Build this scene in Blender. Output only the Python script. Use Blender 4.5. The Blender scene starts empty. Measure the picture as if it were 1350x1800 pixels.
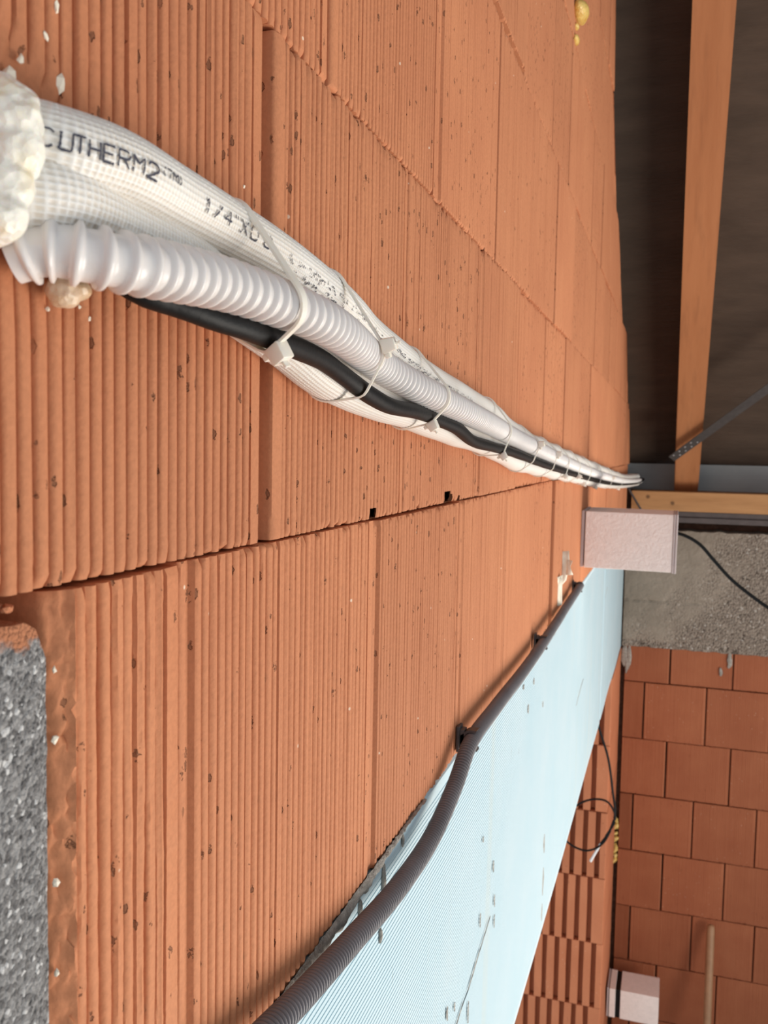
import bpy, bmesh, math, random
import numpy as np
from mathutils import Vector, Matrix, noise as mnoise

C = bpy.context.scene.collection
random.seed(7)
rng = np.random.default_rng(7)

# ------------------------------------------------------------------ camera, sky, lights, exposure
scene = bpy.context.scene
cam_data = bpy.data.cameras.new('camera')
cam = bpy.data.objects.new('camera', cam_data)
C.objects.link(cam)
FWD = Vector((-0.30542447, 0.94962, -0.07026916))
RGT = Vector((0.95142359, 0.30734867, 0.0181644))
UPV = Vector((-0.03884641, 0.06130788, 0.99736267))
cam.matrix_world = Matrix(((RGT.x, UPV.x, -FWD.x, 0.19269), (RGT.y, UPV.y, -FWD.y, 0.0),
                           (RGT.z, UPV.z, -FWD.z, 0.0), (0, 0, 0, 1)))
cam_data.sensor_fit = 'HORIZONTAL'
cam_data.sensor_width = 36.0
cam_data.lens = 36.0 * 1584.43 / 1350.0
cam_data.clip_start = 0.01
cam_data.dof.use_dof = True
cam_data.dof.focus_distance = 0.55
cam_data.dof.aperture_fstop = 30.0
scene.camera = cam

world = bpy.data.worlds.new('daylight_sky')
scene.world = world
world.use_nodes = True
wn, wl = world.node_tree.nodes, world.node_tree.links
wn.clear()
w_out = wn.new('ShaderNodeOutputWorld')
w_bg = wn.new('ShaderNodeBackground')
w_bg.inputs['Color'].default_value = (0.86, 0.93, 1.0, 1)
w_bg.inputs['Strength'].default_value = 0.78
wl.new(w_bg.outputs[0], w_out.inputs[0])


def area(name, loc, target, size, energy, color):
    l = bpy.data.lights.new(name, 'AREA')
    l.shape = 'RECTANGLE'
    l.size, l.size_y = size
    l.energy = energy
    l.color = color
    o = bpy.data.objects.new(name, l)
    C.objects.link(o)
    o.location = loc
    o.rotation_euler = (Vector(target) - Vector(loc)).to_track_quat('-Z', 'Y').to_euler()
    return o


# daylight thrown up from the sunlit ground through the low doorway behind the camera on the right
area('doorway_daylight', (2.3, 1.8, -1.7), (0.0, 0.9, -0.1), (2.2, 1.8), 108.0, (1.0, 0.93, 0.84))

scene.view_settings.view_transform = 'Standard'
scene.view_settings.look = 'None'
scene.view_settings.gamma = 1.0
scene.view_settings.use_curve_mapping = False
scene.view_settings.exposure = 0.0


# ------------------------------------------------------------------ materials
def new_mat(name):
    m = bpy.data.materials.new(name)
    m.use_nodes = True
    n, l = m.node_tree.nodes, m.node_tree.links
    b = n['Principled BSDF']
    return m, n, l, b


def nd(n, kind, **kw):
    x = n.new(kind)
    for k, v in kw.items():
        setattr(x, k, v)
    return x


def world_pos(n, l, scale=(1, 1, 1)):
    g = n.new('ShaderNodeNewGeometry')
    v = n.new('ShaderNodeVectorMath')
    v.operation = 'MULTIPLY'
    l.new(g.outputs['Position'], v.inputs[0])
    v.inputs[1].default_value = scale
    return v.outputs[0]


def nz(n, l, vec, scale, detail=3.0, rough=0.6):
    t = n.new('ShaderNodeTexNoise')
    t.inputs['Scale'].default_value = scale
    t.inputs['Detail'].default_value = detail
    t.inputs['Roughness'].default_value = rough
    l.new(vec, t.inputs['Vector'])
    return t.outputs['Fac']


def remap(n, l, src, a, b, c=0.0, d=1.0, smooth=False):
    t = n.new('ShaderNodeMapRange')
    if smooth:
        t.interpolation_type = 'SMOOTHSTEP'
    for i, v in zip((1, 2, 3, 4), (a, b, c, d)):
        t.inputs[i].default_value = v
    l.new(src, t.inputs[0])
    return t.outputs[0]


def mix(n, l, fac, a, b, blend='MIX'):
    t = n.new('ShaderNodeMix')
    t.data_type = 'RGBA'
    t.blend_type = blend
    for sock, v in ((t.inputs[0], fac), (t.inputs[6], a), (t.inputs[7], b)):
        if isinstance(v, (int, float)):
            sock.default_value = v
        elif isinstance(v, tuple):
            sock.default_value = v if len(v) == 4 else v + (1,)
        else:
            l.new(v, sock)
    return t.outputs[2]


def math_(n, l, op, a, b=0.0):
    t = n.new('ShaderNodeMath')
    t.operation = op
    for i, v in enumerate((a, b)):
        if isinstance(v, (int, float)):
            t.inputs[i].default_value = v
        else:
            l.new(v, t.inputs[i])
    return t.outputs[0]


def bump(n, l, b, height, dist, strength=1.0):
    t = n.new('ShaderNodeBump')
    t.inputs['Strength'].default_value = strength
    t.inputs['Distance'].default_value = dist
    l.new(height, t.inputs['Height'])
    l.new(t.outputs[0], b.inputs['Normal'])


def plain(name, col, rough=0.6, var=0.12, scale=30.0, bump_d=0.0003, bump_s=300.0, metallic=0.0, sss=0.0, spec=0.5):
    m, n, l, b = new_mat(name)
    p = world_pos(n, l)
    f = nz(n, l, p, scale, 4)
    dark = tuple(c * (1 - var) for c in col)
    lite = tuple(min(1, c * (1 + var)) for c in col)
    l.new(mix(n, l, remap(n, l, f, 0.3, 0.7), dark, lite), b.inputs['Base Color'])
    b.inputs['Roughness'].default_value = rough
    b.inputs['Metallic'].default_value = metallic
    b.inputs['Specular IOR Level'].default_value = spec
    if sss:
        b.inputs['Subsurface Weight'].default_value = sss
        b.inputs['Subsurface Radius'].default_value = (0.004, 0.003, 0.002)
        b.inputs['Subsurface Scale'].default_value = 0.5
    if bump_d:
        bump(n, l, b, nz(n, l, p, bump_s, 3), bump_d)
    return m


def clay(name, base, dark, pit_amount=1.0, grain=1.0):
    m, n, l, b = new_mat(name)
    p = world_pos(n, l)
    oi = n.new('ShaderNodeObjectInfo')
    big = nz(n, l, p, 5.0, 3)
    col = mix(n, l, remap(n, l, big, 0.3, 0.7), base, dark)
    rnd = remap(n, l, oi.outputs['Random'], 0, 1, 0.93, 1.06)
    cc = n.new('ShaderNodeVectorMath')
    cc.operation = 'SCALE'
    l.new(col, cc.inputs[0])
    l.new(rnd, cc.inputs['Scale'])
    fine = nz(n, l, p, 420.0, 3)
    col = mix(n, l, remap(n, l, fine, 0.35, 0.75, 0.0, 0.28), cc.outputs[0], tuple(c * 0.55 for c in dark))
    # small torn pits, longer in height than in width, in loose patches
    ps = world_pos(n, l, (1, 1, 0.45))
    v = n.new('ShaderNodeTexVoronoi')
    v.inputs['Scale'].default_value = 170.0
    l.new(ps, v.inputs['Vector'])
    wob = nz(n, l, p, 600.0, 2)
    d = math_(n, l, 'ADD', v.outputs['Distance'], math_(n, l, 'MULTIPLY', wob, 0.35))
    pit = remap(n, l, d, 0.30, 0.36, 1.0, 0.0)
    vb = n.new('ShaderNodeSeparateColor')
    l.new(v.outputs['Color'], vb.inputs[0])
    patch = nz(n, l, p, 16.0, 2)
    th = math_(n, l, 'ADD', math_(n, l, 'MULTIPLY', vb.outputs[0], 0.6), math_(n, l, 'MULTIPLY', patch, 0.8))
    sel = remap(n, l, th, 0.80 / max(pit_amount, .2), 0.84 / max(pit_amount, .2))
    pit = math_(n, l, 'MULTIPLY', pit, sel)
    # a second set of bigger dents, rarer
    v2 = n.new('ShaderNodeTexVoronoi')
    v2.inputs['Scale'].default_value = 84.0
    l.new(world_pos(n, l, (1, 1, 0.6)), v2.inputs['Vector'])
    d2 = math_(n, l, 'ADD', v2.outputs['Distance'], math_(n, l, 'MULTIPLY', wob, 0.62))
    v2c = n.new('ShaderNodeSeparateColor')
    l.new(v2.outputs['Color'], v2c.inputs[0])
    pit2 = math_(n, l, 'MULTIPLY', remap(n, l, d2, 0.36, 0.41, 1, 0), remap(n, l, v2c.outputs[0], 0.84, 0.86))
    pits = math_(n, l, 'MAXIMUM', pit, pit2)
    col = mix(n, l, math_(n, l, 'MULTIPLY', pits, 0.6), col, tuple(c * 0.16 for c in dark))
    # pale lime specks
    v3 = n.new('ShaderNodeTexVoronoi')
    v3.inputs['Scale'].default_value = 60.0
    l.new(p, v3.inputs['Vector'])
    v3c = n.new('ShaderNodeSeparateColor')
    l.new(v3.outputs['Color'], v3c.inputs[0])
    spk = math_(n, l, 'MULTIPLY', remap(n, l, v3.outputs['Distance'], 0.05, 0.075, 1, 0), remap(n, l, v3c.outputs[1], 0.86, 0.88))
    col = mix(n, l, math_(n, l, 'MULTIPLY', spk, 0.8), col, (0.82, 0.66, 0.5, 1))
    l.new(col, b.inputs['Base Color'])
    b.inputs['Roughness'].default_value = 0.78
    b.inputs['Specular IOR Level'].default_value = 0.25
    h = math_(n, l, 'ADD', math_(n, l, 'MULTIPLY', fine, 0.35 * grain), math_(n, l, 'MULTIPLY', pits, -1.6))
    h = math_(n, l, 'ADD', h, math_(n, l, 'MULTIPLY', nz(n, l, p, 150.0, 3), 0.45 * grain))
    bump(n, l, b, h, 0.0007)
    return m


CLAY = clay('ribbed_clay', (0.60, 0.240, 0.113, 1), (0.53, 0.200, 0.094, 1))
CLAY_SHADED = clay('shaded_clay_far', (0.42, 0.145, 0.067, 1), (0.355, 0.11, 0.050, 1), 0.75, 0.7)  # same clay as the left wall, darkened to hold the far end's shade
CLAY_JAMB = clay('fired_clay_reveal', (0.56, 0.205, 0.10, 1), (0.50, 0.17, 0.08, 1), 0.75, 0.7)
CLAY_BROKEN = plain('broken_clay', (0.50, 0.185, 0.085), 0.95, 0.3, 120.0, 0.003, 230.0)
JOINT = plain('joint_dirt', (0.16, 0.075, 0.045), 0.95, 0.35, 60.0, 0.002, 120.0)
MORTAR = plain('grey_mortar', (0.34, 0.305, 0.265), 0.95, 0.35, 140.0, 0.0025, 380.0)
MILKY = plain('milky_nylon', (0.86, 0.80, 0.70), 0.35, 0.04, 40.0, 0.0, sss=0.35)
HOSE = plain('pale_grey_plastic', (0.76, 0.71, 0.675), 0.28, 0.05, 40.0, 0.00012, 260.0, sss=0.15)
BLACK = plain('black_sheath', (0.007, 0.007, 0.0072), 0.5, 0.2, 60.0, 0.0002, 300.0, spec=0.18)
CONDUIT = plain('dark_grey_pvc', (0.165, 0.152, 0.158), 0.5, 0.12, 30.0, 0.0001, 300.0)
CLIP = plain('clip_grey_pvc', (0.07, 0.058, 0.056), 0.5, 0.1, 60.0, 0.0001, 300.0)
INK = plain('black_print', (0.05, 0.05, 0.07), 0.8, 0.2, 300.0, 0.0)
PINK = plain('pale_pink_board', (0.90, 0.79, 0.74), 0.9, 0.05, 70.0, 0.0016, 160.0)
PINK_SHEET = plain('lilac_grey_sheet', (0.55, 0.47, 0.46), 0.7, 0.06, 40.0, 0.0002, 200.0)
TAPE = plain('cream_tape', (0.88, 0.78, 0.62), 0.6, 0.06, 60.0, 0.0004, 90.0)
GALV = plain('dull_steel', (0.085, 0.078, 0.076), 0.55, 0.15, 60.0, 0.0002, 200.0, metallic=0.5)
NAIL = plain('nail_steel', (0.5, 0.5, 0.5), 0.4, 0.1, 60.0, 0.0, metallic=0.7)
SILL = plain('grey_sealing_strip', (0.085, 0.066, 0.062), 0.7, 0.15, 30.0, 0.0003, 200.0)
EAVE = plain('blue_grey_board', (0.29, 0.30, 0.295), 0.8, 0.08, 8.0, 0.0003, 200.0)
FLOOR = plain('screed', (0.36, 0.34, 0.31), 0.9, 0.12, 3.0, 0.001, 60.0)
HANDLE = plain('worn_wood_handle', (0.36, 0.19, 0.095), 0.55, 0.12, 30.0, 0.0003, 200.0)
WHITE = plain('white_wire', (0.85, 0.84, 0.82), 0.4, 0.03, 60.0, 0.0)


def make_weave():
    m, n, l, b = new_mat('woven_white_foil')
    p = world_pos(n, l)
    f = nz(n, l, p, 22.0, 3)
    shaded_film = mix(n, l, remap(n, l, f, 0.35, 0.7), (0.68, 0.59, 0.48, 1), (0.74, 0.69, 0.62, 1))  # tan cells: recess shading between the raised threads, put into the colour
    at = n.new('ShaderNodeAttribute')
    at.attribute_name = 'thread'
    l.new(mix(n, l, at.outputs['Fac'], shaded_film, (0.85, 0.82, 0.77, 1)), b.inputs['Base Color'])
    b.inputs['Roughness'].default_value = 0.42
    b.inputs['Subsurface Weight'].default_value = 0.12
    b.inputs['Subsurface Radius'].default_value = (0.004, 0.003, 0.002)
    b.inputs['Subsurface Scale'].default_value = 0.4
    bump(n, l, b, nz(n, l, p, 500.0, 2), 0.0002)
    return m


WEAVE = make_weave()


def make_foam(name, pale, yellow, amount):
    m, n, l, b = new_mat(name)
    p = world_pos(n, l)
    f = remap(n, l, nz(n, l, p, 55.0, 3), amount, amount + 0.2)
    l.new(mix(n, l, f, pale, yellow), b.inputs['Base Color'])
    b.inputs['Roughness'].default_value = 0.3
    b.inputs['Subsurface Weight'].default_value = 0.4
    b.inputs['Subsurface Radius'].default_value = (0.006, 0.004, 0.002)
    b.inputs['Subsurface Scale'].default_value = 0.5
    v = n.new('ShaderNodeTexVoronoi')
    v.inputs['Scale'].default_value = 330.0
    l.new(p, v.inputs['Vector'])
    h = math_(n, l, 'ADD', math_(n, l, 'MULTIPLY', v.outputs['Distance'], 0.7), nz(n, l, p, 200.0, 4))
    bump(n, l, b, h, 0.0010)
    return m


FOAM = make_foam('cream_foam', (0.88, 0.84, 0.74, 1), (0.84, 0.70, 0.46, 1), 0.52)
FOAM_TAN = make_foam('tan_foam', (0.74, 0.58, 0.42, 1), (0.60, 0.38, 0.20, 1), 0.5)
FOAM_AMBER = make_foam('amber_foam', (0.72, 0.50, 0.15, 1), (0.60, 0.34, 0.07, 1), 0.5)


def make_xps():
    m, n, l, b = new_mat('pale_blue_foam_board')
    p = world_pos(n, l)
    f = nz(n, l, p, 7.0, 3)
    col = mix(n, l, remap(n, l, f, 0.3, 0.7), (0.52, 0.675, 0.735, 1), (0.575, 0.70, 0.75, 1))
    # damp vertical runs and faint rusty streaks left on the board
    st = nz(n, l, world_pos(n, l, (1, 1, 0.06)), 9.0, 4)
    col = mix(n, l, remap(n, l, st, 0.60, 0.72, 0, 0.35), col, (0.68, 0.66, 0.56, 1))
    sp = nz(n, l, world_pos(n, l, (1, 1, 0.3)), 60.0, 2)
    col = mix(n, l, remap(n, l, sp, 0.74, 0.78, 0, 0.5), col, (0.34, 0.36, 0.34, 1))
    l.new(col, b.inputs['Base Color'])
    b.inputs['Roughness'].default_value = 0.75
    bump(n, l, b, nz(n, l, p, 400.0, 2), 0.0003)
    return m


XPS = make_xps()


def make_granular():
    m, n, l, b = new_mat('grey_granular_concrete')
    p = world_pos(n, l)
    v = n.new('ShaderNodeTexVoronoi')
    v.inputs['Scale'].default_value = 620.0
    l.new(p, v.inputs['Vector'])
    vc = n.new('ShaderNodeSeparateColor')
    l.new(v.outputs['Color'], vc.inputs[0])
    col = mix(n, l, vc.outputs[0], (0.15, 0.143, 0.14, 1), (0.37, 0.36, 0.35, 1))
    f = nz(n, l, p, 330.0, 4, 0.7)
    col = mix(n, l, remap(n, l, f, 0.33, 0.47, 0.9, 0.0), col, (0.045, 0.042, 0.042, 1))
    col = mix(n, l, remap(n, l, vc.outputs[1], 0.93, 0.96, 0, 0.8), col, (0.75, 0.74, 0.72, 1))
    # clay dust smeared along the top of the block
    sx = n.new('ShaderNodeSeparateXYZ')
    l.new(p, sx.inputs[0])
    zz = math_(n, l, 'ADD', sx.outputs[2], math_(n, l, 'MULTIPLY', math_(n, l, 'SUBTRACT', nz(n, l, p, 130.0, 3), 0.5), 0.022))
    col = mix(n, l, remap(n, l, zz, -0.066, -0.0625), col, (0.50, 0.205, 0.105, 1))
    l.new(col, b.inputs['Base Color'])
    b.inputs['Roughness'].default_value = 0.95
    b.inputs['Specular IOR Level'].default_value = 0.2
    h = math_(n, l, 'ADD', math_(n, l, 'MULTIPLY', f, 2.0), math_(n, l, 'MULTIPLY', v.outputs['Distance'], -1.0))
    bump(n, l, b, h, 0.0012)
    return m


GRANULAR = make_granular()


def make_concrete():
    m, n, l, b = new_mat('exposed_concrete')
    p = world_pos(n, l)
    big = nz(n, l, p, 4.0, 3)
    col = mix(n, l, remap(n, l, big, 0.35, 0.65), (0.24, 0.195, 0.15, 1), (0.31, 0.255, 0.20, 1))
    at = n.new('ShaderNodeAttribute')
    at.attribute_name = 'gravel'
    v = n.new('ShaderNodeTexVoronoi')
    v.inputs['Scale'].default_value = 115.0
    l.new(p, v.inputs['Vector'])
    vc = n.new('ShaderNodeSeparateColor')
    l.new(v.outputs['Color'], vc.inputs[0])
    stone = mix(n, l, vc.outputs[0], (0.24, 0.19, 0.15, 1), (0.38, 0.31, 0.25, 1))
    stone = mix(n, l, remap(n, l, vc.outputs[1], 0.94, 0.97), stone, (0.55, 0.49, 0.43, 1))
    stone = mix(n, l, remap(n, l, vc.outputs[2], 0.95, 0.97), stone, (0.09, 0.065, 0.05, 1))
    gr = math_(n, l, 'MULTIPLY', at.outputs['Fac'], 0.85)
    col = mix(n, l, gr, col, stone)
    l.new(col, b.inputs['Base Color'])
    b.inputs['Roughness'].default_value = 0.95
    h = math_(n, l, 'ADD', nz(n, l, p, 60.0, 4), math_(n, l, 'MULTIPLY', math_(n, l, 'MULTIPLY', v.outputs['Distance'], at.outputs['Fac']), -2.0))
    bump(n, l, b, h, 0.006)
    return m


CONCRETE = make_concrete()


def make_wood(name, base, dark, axis_scale, knots=()):
    m, n, l, b = new_mat(name)
    p = world_pos(n, l, axis_scale)
    f = nz(n, l, p, 14.0, 5, 0.65)
    col = mix(n, l, remap(n, l, f, 0.35, 0.7), base, dark)
    f2 = nz(n, l, p, 60.0, 3)
    col = mix(n, l, remap(n, l, f2, 0.5, 0.75, 0, 0.35), col, tuple(c * 0.55 for c in dark[:3]) + (1,))
    pw = world_pos(n, l)
    for k, r in knots:
        d = n.new('ShaderNodeVectorMath')
        d.operation = 'DISTANCE'
        l.new(pw, d.inputs[0])
        d.inputs[1].default_value = k
        dd = math_(n, l, 'ADD', d.outputs['Value'], math_(n, l, 'MULTIPLY', nz(n, l, pw, 120.0, 2), 0.006))
        col = mix(n, l, remap(n, l, dd, r, r + 0.006, 0.9, 0.0), col, tuple(c * 0.3 for c in dark[:3]) + (1,))
    l.new(col, b.inputs['Base Color'])
    b.inputs['Roughness'].default_value = 0.75
    bump(n, l, b, f2, 0.0006)
    return m


RAFTER = make_wood('rafter_timber', (0.42, 0.17, 0.065, 1), (0.35, 0.13, 0.045, 1), (1.0, 0.1, 0.1))
PLATE = make_wood('plate_timber', (0.52, 0.27, 0.11, 1), (0.40, 0.19, 0.07, 1), (0.12, 1.0, 1.0),
                  [((0.0871, 4.0, -0.1843), 0.008), ((0.1876, 4.0, -0.2085), 0.008)])


def make_membrane():
    m, n, l, b = new_mat('brown_roof_membrane')
    p = world_pos(n, l)
    f = nz(n, l, world_pos(n, l, (0.6, 2.0, 2.0)), 6.0, 4)
    col = mix(n, l, remap(n, l, f, 0.35, 0.7), (0.050, 0.029, 0.017, 1), (0.076, 0.046, 0.029, 1))
    l.new(col, b.inputs['Base Color'])
    b.inputs['Roughness'].default_value = 0.8
    bump(n, l, b, nz(n, l, world_pos(n, l, (1, 12, 12)), 14.0, 4), 0.004)
    return m


MEMBRANE = make_membrane()


# ------------------------------------------------------------------ object helpers
def link(name, me, m, parent=None):
    o = bpy.data.objects.new(name, me)
    C.objects.link(o)
    if m is not None and not me.materials:
        me.materials.append(m)
    if parent:
        o.parent = parent
    return o


def from_py(name, verts, faces, m, parent=None, smooth=None):
    me = bpy.data.meshes.new(name)
    me.from_pydata([tuple(v) for v in verts], [], faces)
    me.update()
    if smooth is not None:
        me.shade_smooth()
        me.set_sharp_from_angle(angle=math.radians(smooth))
    return link(name, me, m, parent)


def from_bm(name, bm, m, parent=None, smooth=None):
    me = bpy.data.meshes.new(name)
    bmesh.ops.recalc_face_normals(bm, faces=bm.faces)
    bm.to_mesh(me)
    bm.free()
    if smooth is not None:
        me.shade_smooth()
        me.set_sharp_from_angle(angle=math.radians(smooth))
    return link(name, me, m, parent)


def tag(o, label=None, cat=None, group=None, kind=None):
    for k, v in (('label', label), ('category', cat), ('group', group), ('kind', kind)):
        if v:
            o[k] = v
    return o


def empty(name, loc, label, cat, group=None):
    o = bpy.data.objects.new(name, None)
    o.empty_display_size = 0.02
    C.objects.link(o)
    o.location = loc
    return tag(o, label, cat, group)


def child(o, parent):
    """parent without moving (parents here are unrotated empties)"""
    o.parent = parent
    o.location = Vector(o.location) - parent.location
    return o


def box(bm, lo, hi, bevel=0.0, jit=0.0):
    g = bmesh.ops.create_cube(bm, size=1.0)
    vs = g['verts']
    for v in vs:
        v.co = Vector([lo[i] + (v.co[i] + 0.5) * (hi[i] - lo[i]) + random.uniform(-jit, jit) for i in range(3)])
    if bevel:
        es = list({e for v in vs for e in v.link_edges})
        bmesh.ops.bevel(bm, geom=es, offset=bevel, segments=2, affect='EDGES', profile=0.5)


def spline(pts, step):
    """Catmull-Rom through pts, resampled at equal arc length step; returns points, arc lengths"""
    p = np.array(pts, float)
    p = np.vstack([2 * p[0] - p[1], p, 2 * p[-1] - p[-2]])
    o = []
    for i in range(1, len(p) - 2):
        a, b, c, d = p[i - 1:i + 3]
        # centripetal style parametrisation keeps uneven control points from overshooting
        t0 = 0.0
        t1 = t0 + np.linalg.norm(b - a) ** 0.5 + 1e-9
        t2 = t1 + np.linalg.norm(c - b) ** 0.5 + 1e-9
        t3 = t2 + np.linalg.norm(d - c) ** 0.5 + 1e-9
        for t in np.linspace(t1, t2, 60, endpoint=False):
            A1 = (t1 - t) / (t1 - t0) * a + (t - t0) / (t1 - t0) * b
            A2 = (t2 - t) / (t2 - t1) * b + (t - t1) / (t2 - t1) * c
            A3 = (t3 - t) / (t3 - t2) * c + (t - t2) / (t3 - t2) * d
            B1 = (t2 - t) / (t2 - t0) * A1 + (t - t0) / (t2 - t0) * A2
            B2 = (t3 - t) / (t3 - t1) * A2 + (t - t1) / (t3 - t1) * A3
            o.append((t2 - t) / (t2 - t1) * B1 + (t - t1) / (t2 - t1) * B2)
    o.append(p[-2])
    o = np.array(o)
    s = np.r_[0, np.cumsum(np.linalg.norm(np.diff(o, axis=0), axis=1))]
    ss = step if isinstance(step, np.ndarray) else np.linspace(0, s[-1], max(2, int(s[-1] / step) + 1))
    ss = ss[ss <= s[-1] + 1e-9]
    return np.stack([np.interp(ss, s, o[:, k]) for k in range(3)], 1), ss, s[-1]


def frames(P):
    """tangents and a frame with one axis kept near world up"""
    T = np.gradient(P, axis=0)
    T /= np.linalg.norm(T, axis=1)[:, None]
    for _ in range(3):
        T[1:-1] = T[:-2] + 2 * T[1:-1] + T[2:]
        T /= np.linalg.norm(T, axis=1)[:, None]
    up = np.tile([0, 0, 1.0], (len(P), 1))
    A = np.cross(up, T)
    bad = np.linalg.norm(A, axis=1) < 0.2
    A[bad] = np.cross([1.0, 0, 0], T[bad])
    A /= np.linalg.norm(A, axis=1)[:, None]      # roughly along +-x (out of the wall)
    B = np.cross(T, A)                            # roughly up
    return T, A, B


def tube_mesh(name, P, R, nseg, m, parent=None, smooth=60, caps=True):
    """R: array (n,) or (n, nseg)"""
    n = len(P)
    R = np.asarray(R, float)
    if R.ndim == 0:
        R = np.full((n, 1), float(R))
    elif R.ndim == 1:
        R = R[:, None]
    T, A, B = frames(P)
    th = np.arange(nseg) * 2 * math.pi / nseg
    V = P[:, None, :] + R[:, :, None] * (np.cos(th)[None, :, None] * A[:, None, :] + np.sin(th)[None, :, None] * B[:, None, :])
    V = V.reshape(-1, 3)
    i = np.arange(n - 1)[:, None] * nseg
    j = np.arange(nseg)[None, :]
    k = (j + 1) % nseg
    F = np.stack([i + j, i + k, i + nseg + k, i + nseg + j], -1).reshape(-1, 4)
    me = bpy.data.meshes.new(name)
    faces = F.tolist()
    if caps:
        faces.append(list(range(nseg))[::-1])
        faces.append(list(range((n - 1) * nseg, n * nseg)))
    me.from_pydata(V.tolist(), [], faces)
    me.update()
    if smooth:
        me.shade_smooth()
        me.set_sharp_from_angle(angle=math.radians(smooth))
    return link(name, me, m, parent)


# ------------------------------------------------------------------ bricks
PITCH = 0.0072


def brick_mesh(name, L, H, h=0.0017, left=0.009, right=0.011, depth=0.034, zs=None, hole=None, edit=None,
               ends=None, seed=0, broken_left=0.0, recess=0.0):
    """Long face of a hollow clay block in local y (width) and z (height), ribs raised towards +x."""
    r = np.random.default_rng(seed)
    ys, xs = [0.0, 0.0], [-depth, -0.002]
    ys += [0.0012, left]
    xs += [-0.0003, 0.0]
    if left > 0.006:
        ys.insert(3, left * 0.55)
        xs.insert(3, 0.0002)
    nrib = max(1, int(round((L - left - right) / PITCH)))
    pit = (L - left - right) / nrib
    if recess:
        ys = [0.0, 0.0, 0.0012, left * 0.5, left * 0.86, left]
        xs = [-depth, -recess - 0.001, -recess, -recess, -recess, 0.0]
    ribid = [-1] * len(ys)
    for k in range(nrib):
        y0 = left + k * pit
        w = 1.0 + r.uniform(-0.15, 0.15)
        for t in (0.0, 0.045, 0.07, 0.14, 0.28, 0.45, 0.62, 0.78, 0.90, 0.955):
            q = 2 * (t - 0.045) / 0.91 - 1
            e = math.sqrt(max(0, 1 - abs(q) ** 2.2)) if t > 0.045 else 0.0
            ys.append(y0 + t * pit)
            xs.append(-h * w * (1 - e) * 0.75 + 0.0002 if t else -h * w * 1.55)
            ribid.append(k)
    ys += [L - right, L - 0.0012, L, L]
    xs += [0.0, -0.0003, -0.002, -depth]
    ribid += [-2] * 4
    if broken_left:
        keep = [i for i in range(len(ys)) if ys[i] > broken_left]
        nb = 12
        ys = [0.0, 0.0] + [broken_left * q / nb for q in range(1, nb + 1)] + [ys[i] for i in keep]
        xs = [-depth, -0.012] + [0.0] * nb + [xs[i] for i in keep]
        ribid = [-1] * (nb + 2) + [ribid[i] for i in keep]
    ys, xs, ribid = np.array(ys), np.array(xs), np.array(ribid)
    if zs is None:
        zs = [0, .0007, .0016, .0028, .0044, .010, .022, .045, .08, .125, .17, .205, .228,   .2385, .2441, .2457, .2469, .2478, .2485]
    zs = np.array(zs) * (H / 0.2485)
    nz_, ny = len(zs), len(ys)
    X = np.tile(xs, (nz_, 1))
    Y = np.tile(ys, (nz_, 1))
    Z = np.tile(zs[:, None], (1, ny))
    face = np.ones(ny, bool)
    face[[0, 1, -1, -2]] = False
    # chips along the lower and upper arris, one size per rib
    for edge in (0, 1):
        c = r.uniform(0, 1, nrib + 3) ** 3 * 0.0034 + 0.0002
        reach = r.uniform(0.0010, 0.0042, nrib + 3)
        d = zs if edge == 0 else (H - zs)
        for i in range(ny):
            if face[i]:
                k = ribid[i]
                X[:, i] -= c[k] * np.clip(1 - d / reach[k], 0, 1)
    wav = np.cumsum(r.normal(0, 0.00005, (nz_, ny)), axis=0)
    X[:, face] += r.normal(0, 0.00004, (nz_, ny))[:, face] + np.clip(wav, -.0003, .0003)[:, face]
    for k in range(nrib):                        # ribs are not quite straight
        Y[:, ribid == k] += (np.cumsum(r.normal(0, 0.00011, nz_)) * 0.6)[:, None]
    if broken_left:
        for i in range(ny):
            if 1 <= i and ys[i] <= broken_left:
                for j in range(nz_):
                    lim = broken_left * (0.86 + 0.45 * mnoise.noise(Vector((zs[j] * 55, 1, 8))) + 0.2 * mnoise.noise(Vector((zs[j] * 260, 3, 8))))
                    q = max(0.0, 1 - ys[i] / max(0.001, lim))
                    if q > 0:
                        X[j, i] = -0.0016 - 0.0075 * q ** 1.3 + 0.0022 * mnoise.noise(Vector((ys[i] * 330, zs[j] * 200, 2))) + 0.0011 * mnoise.noise(Vector((ys[i] * 900, zs[j] * 620, 2)))
    if edit:
        for j in range(nz_):
            for i in range(ny):
                if face[i]:
                    X[j, i] = edit(X[j, i], Y[j, i], Z[j, i])
    if ends:
        lim = ends[0] + (ends[1] - ends[0]) * Z / H
        lim += r.normal(0, 0.002, nz_)[:, None]
        over = np.clip(Y - lim, 0, None)
        X -= np.minimum(over * 0.0, depth)
        Y = np.minimum(Y, lim)
    V = np.stack([X, Y, Z], -1).reshape(-1, 3).tolist()
    faces = []
    for j in range(nz_ - 1):
        for i in range(ny - 1):
            if hole and hole(0.5 * (ys[i] + ys[i + 1]), 0.5 * (zs[j] + zs[j + 1])):
                continue
            faces.append((j * ny + i, j * ny + i + 1, (j + 1) * ny + i + 1, (j + 1) * ny + i))
    base = len(V)
    for j, rev in ((0, True), (nz_ - 1, False)):      # top and bottom beds
        b0 = len(V)
        for i in range(ny):
            V.append((-depth, Y[j, i], Z[j, i]))
        for i in range(ny - 1):
            q = (j * ny + i, j * ny + i + 1, b0 + i + 1, b0 + i)
            faces.append(q[::-1] if rev else q)
    me = bpy.data.meshes.new(name)
    me.from_pydata(V, [], faces)
    me.update()
    me.shade_smooth()
    me.set_sharp_from_angle(angle=math.radians(48))
    return me


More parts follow.
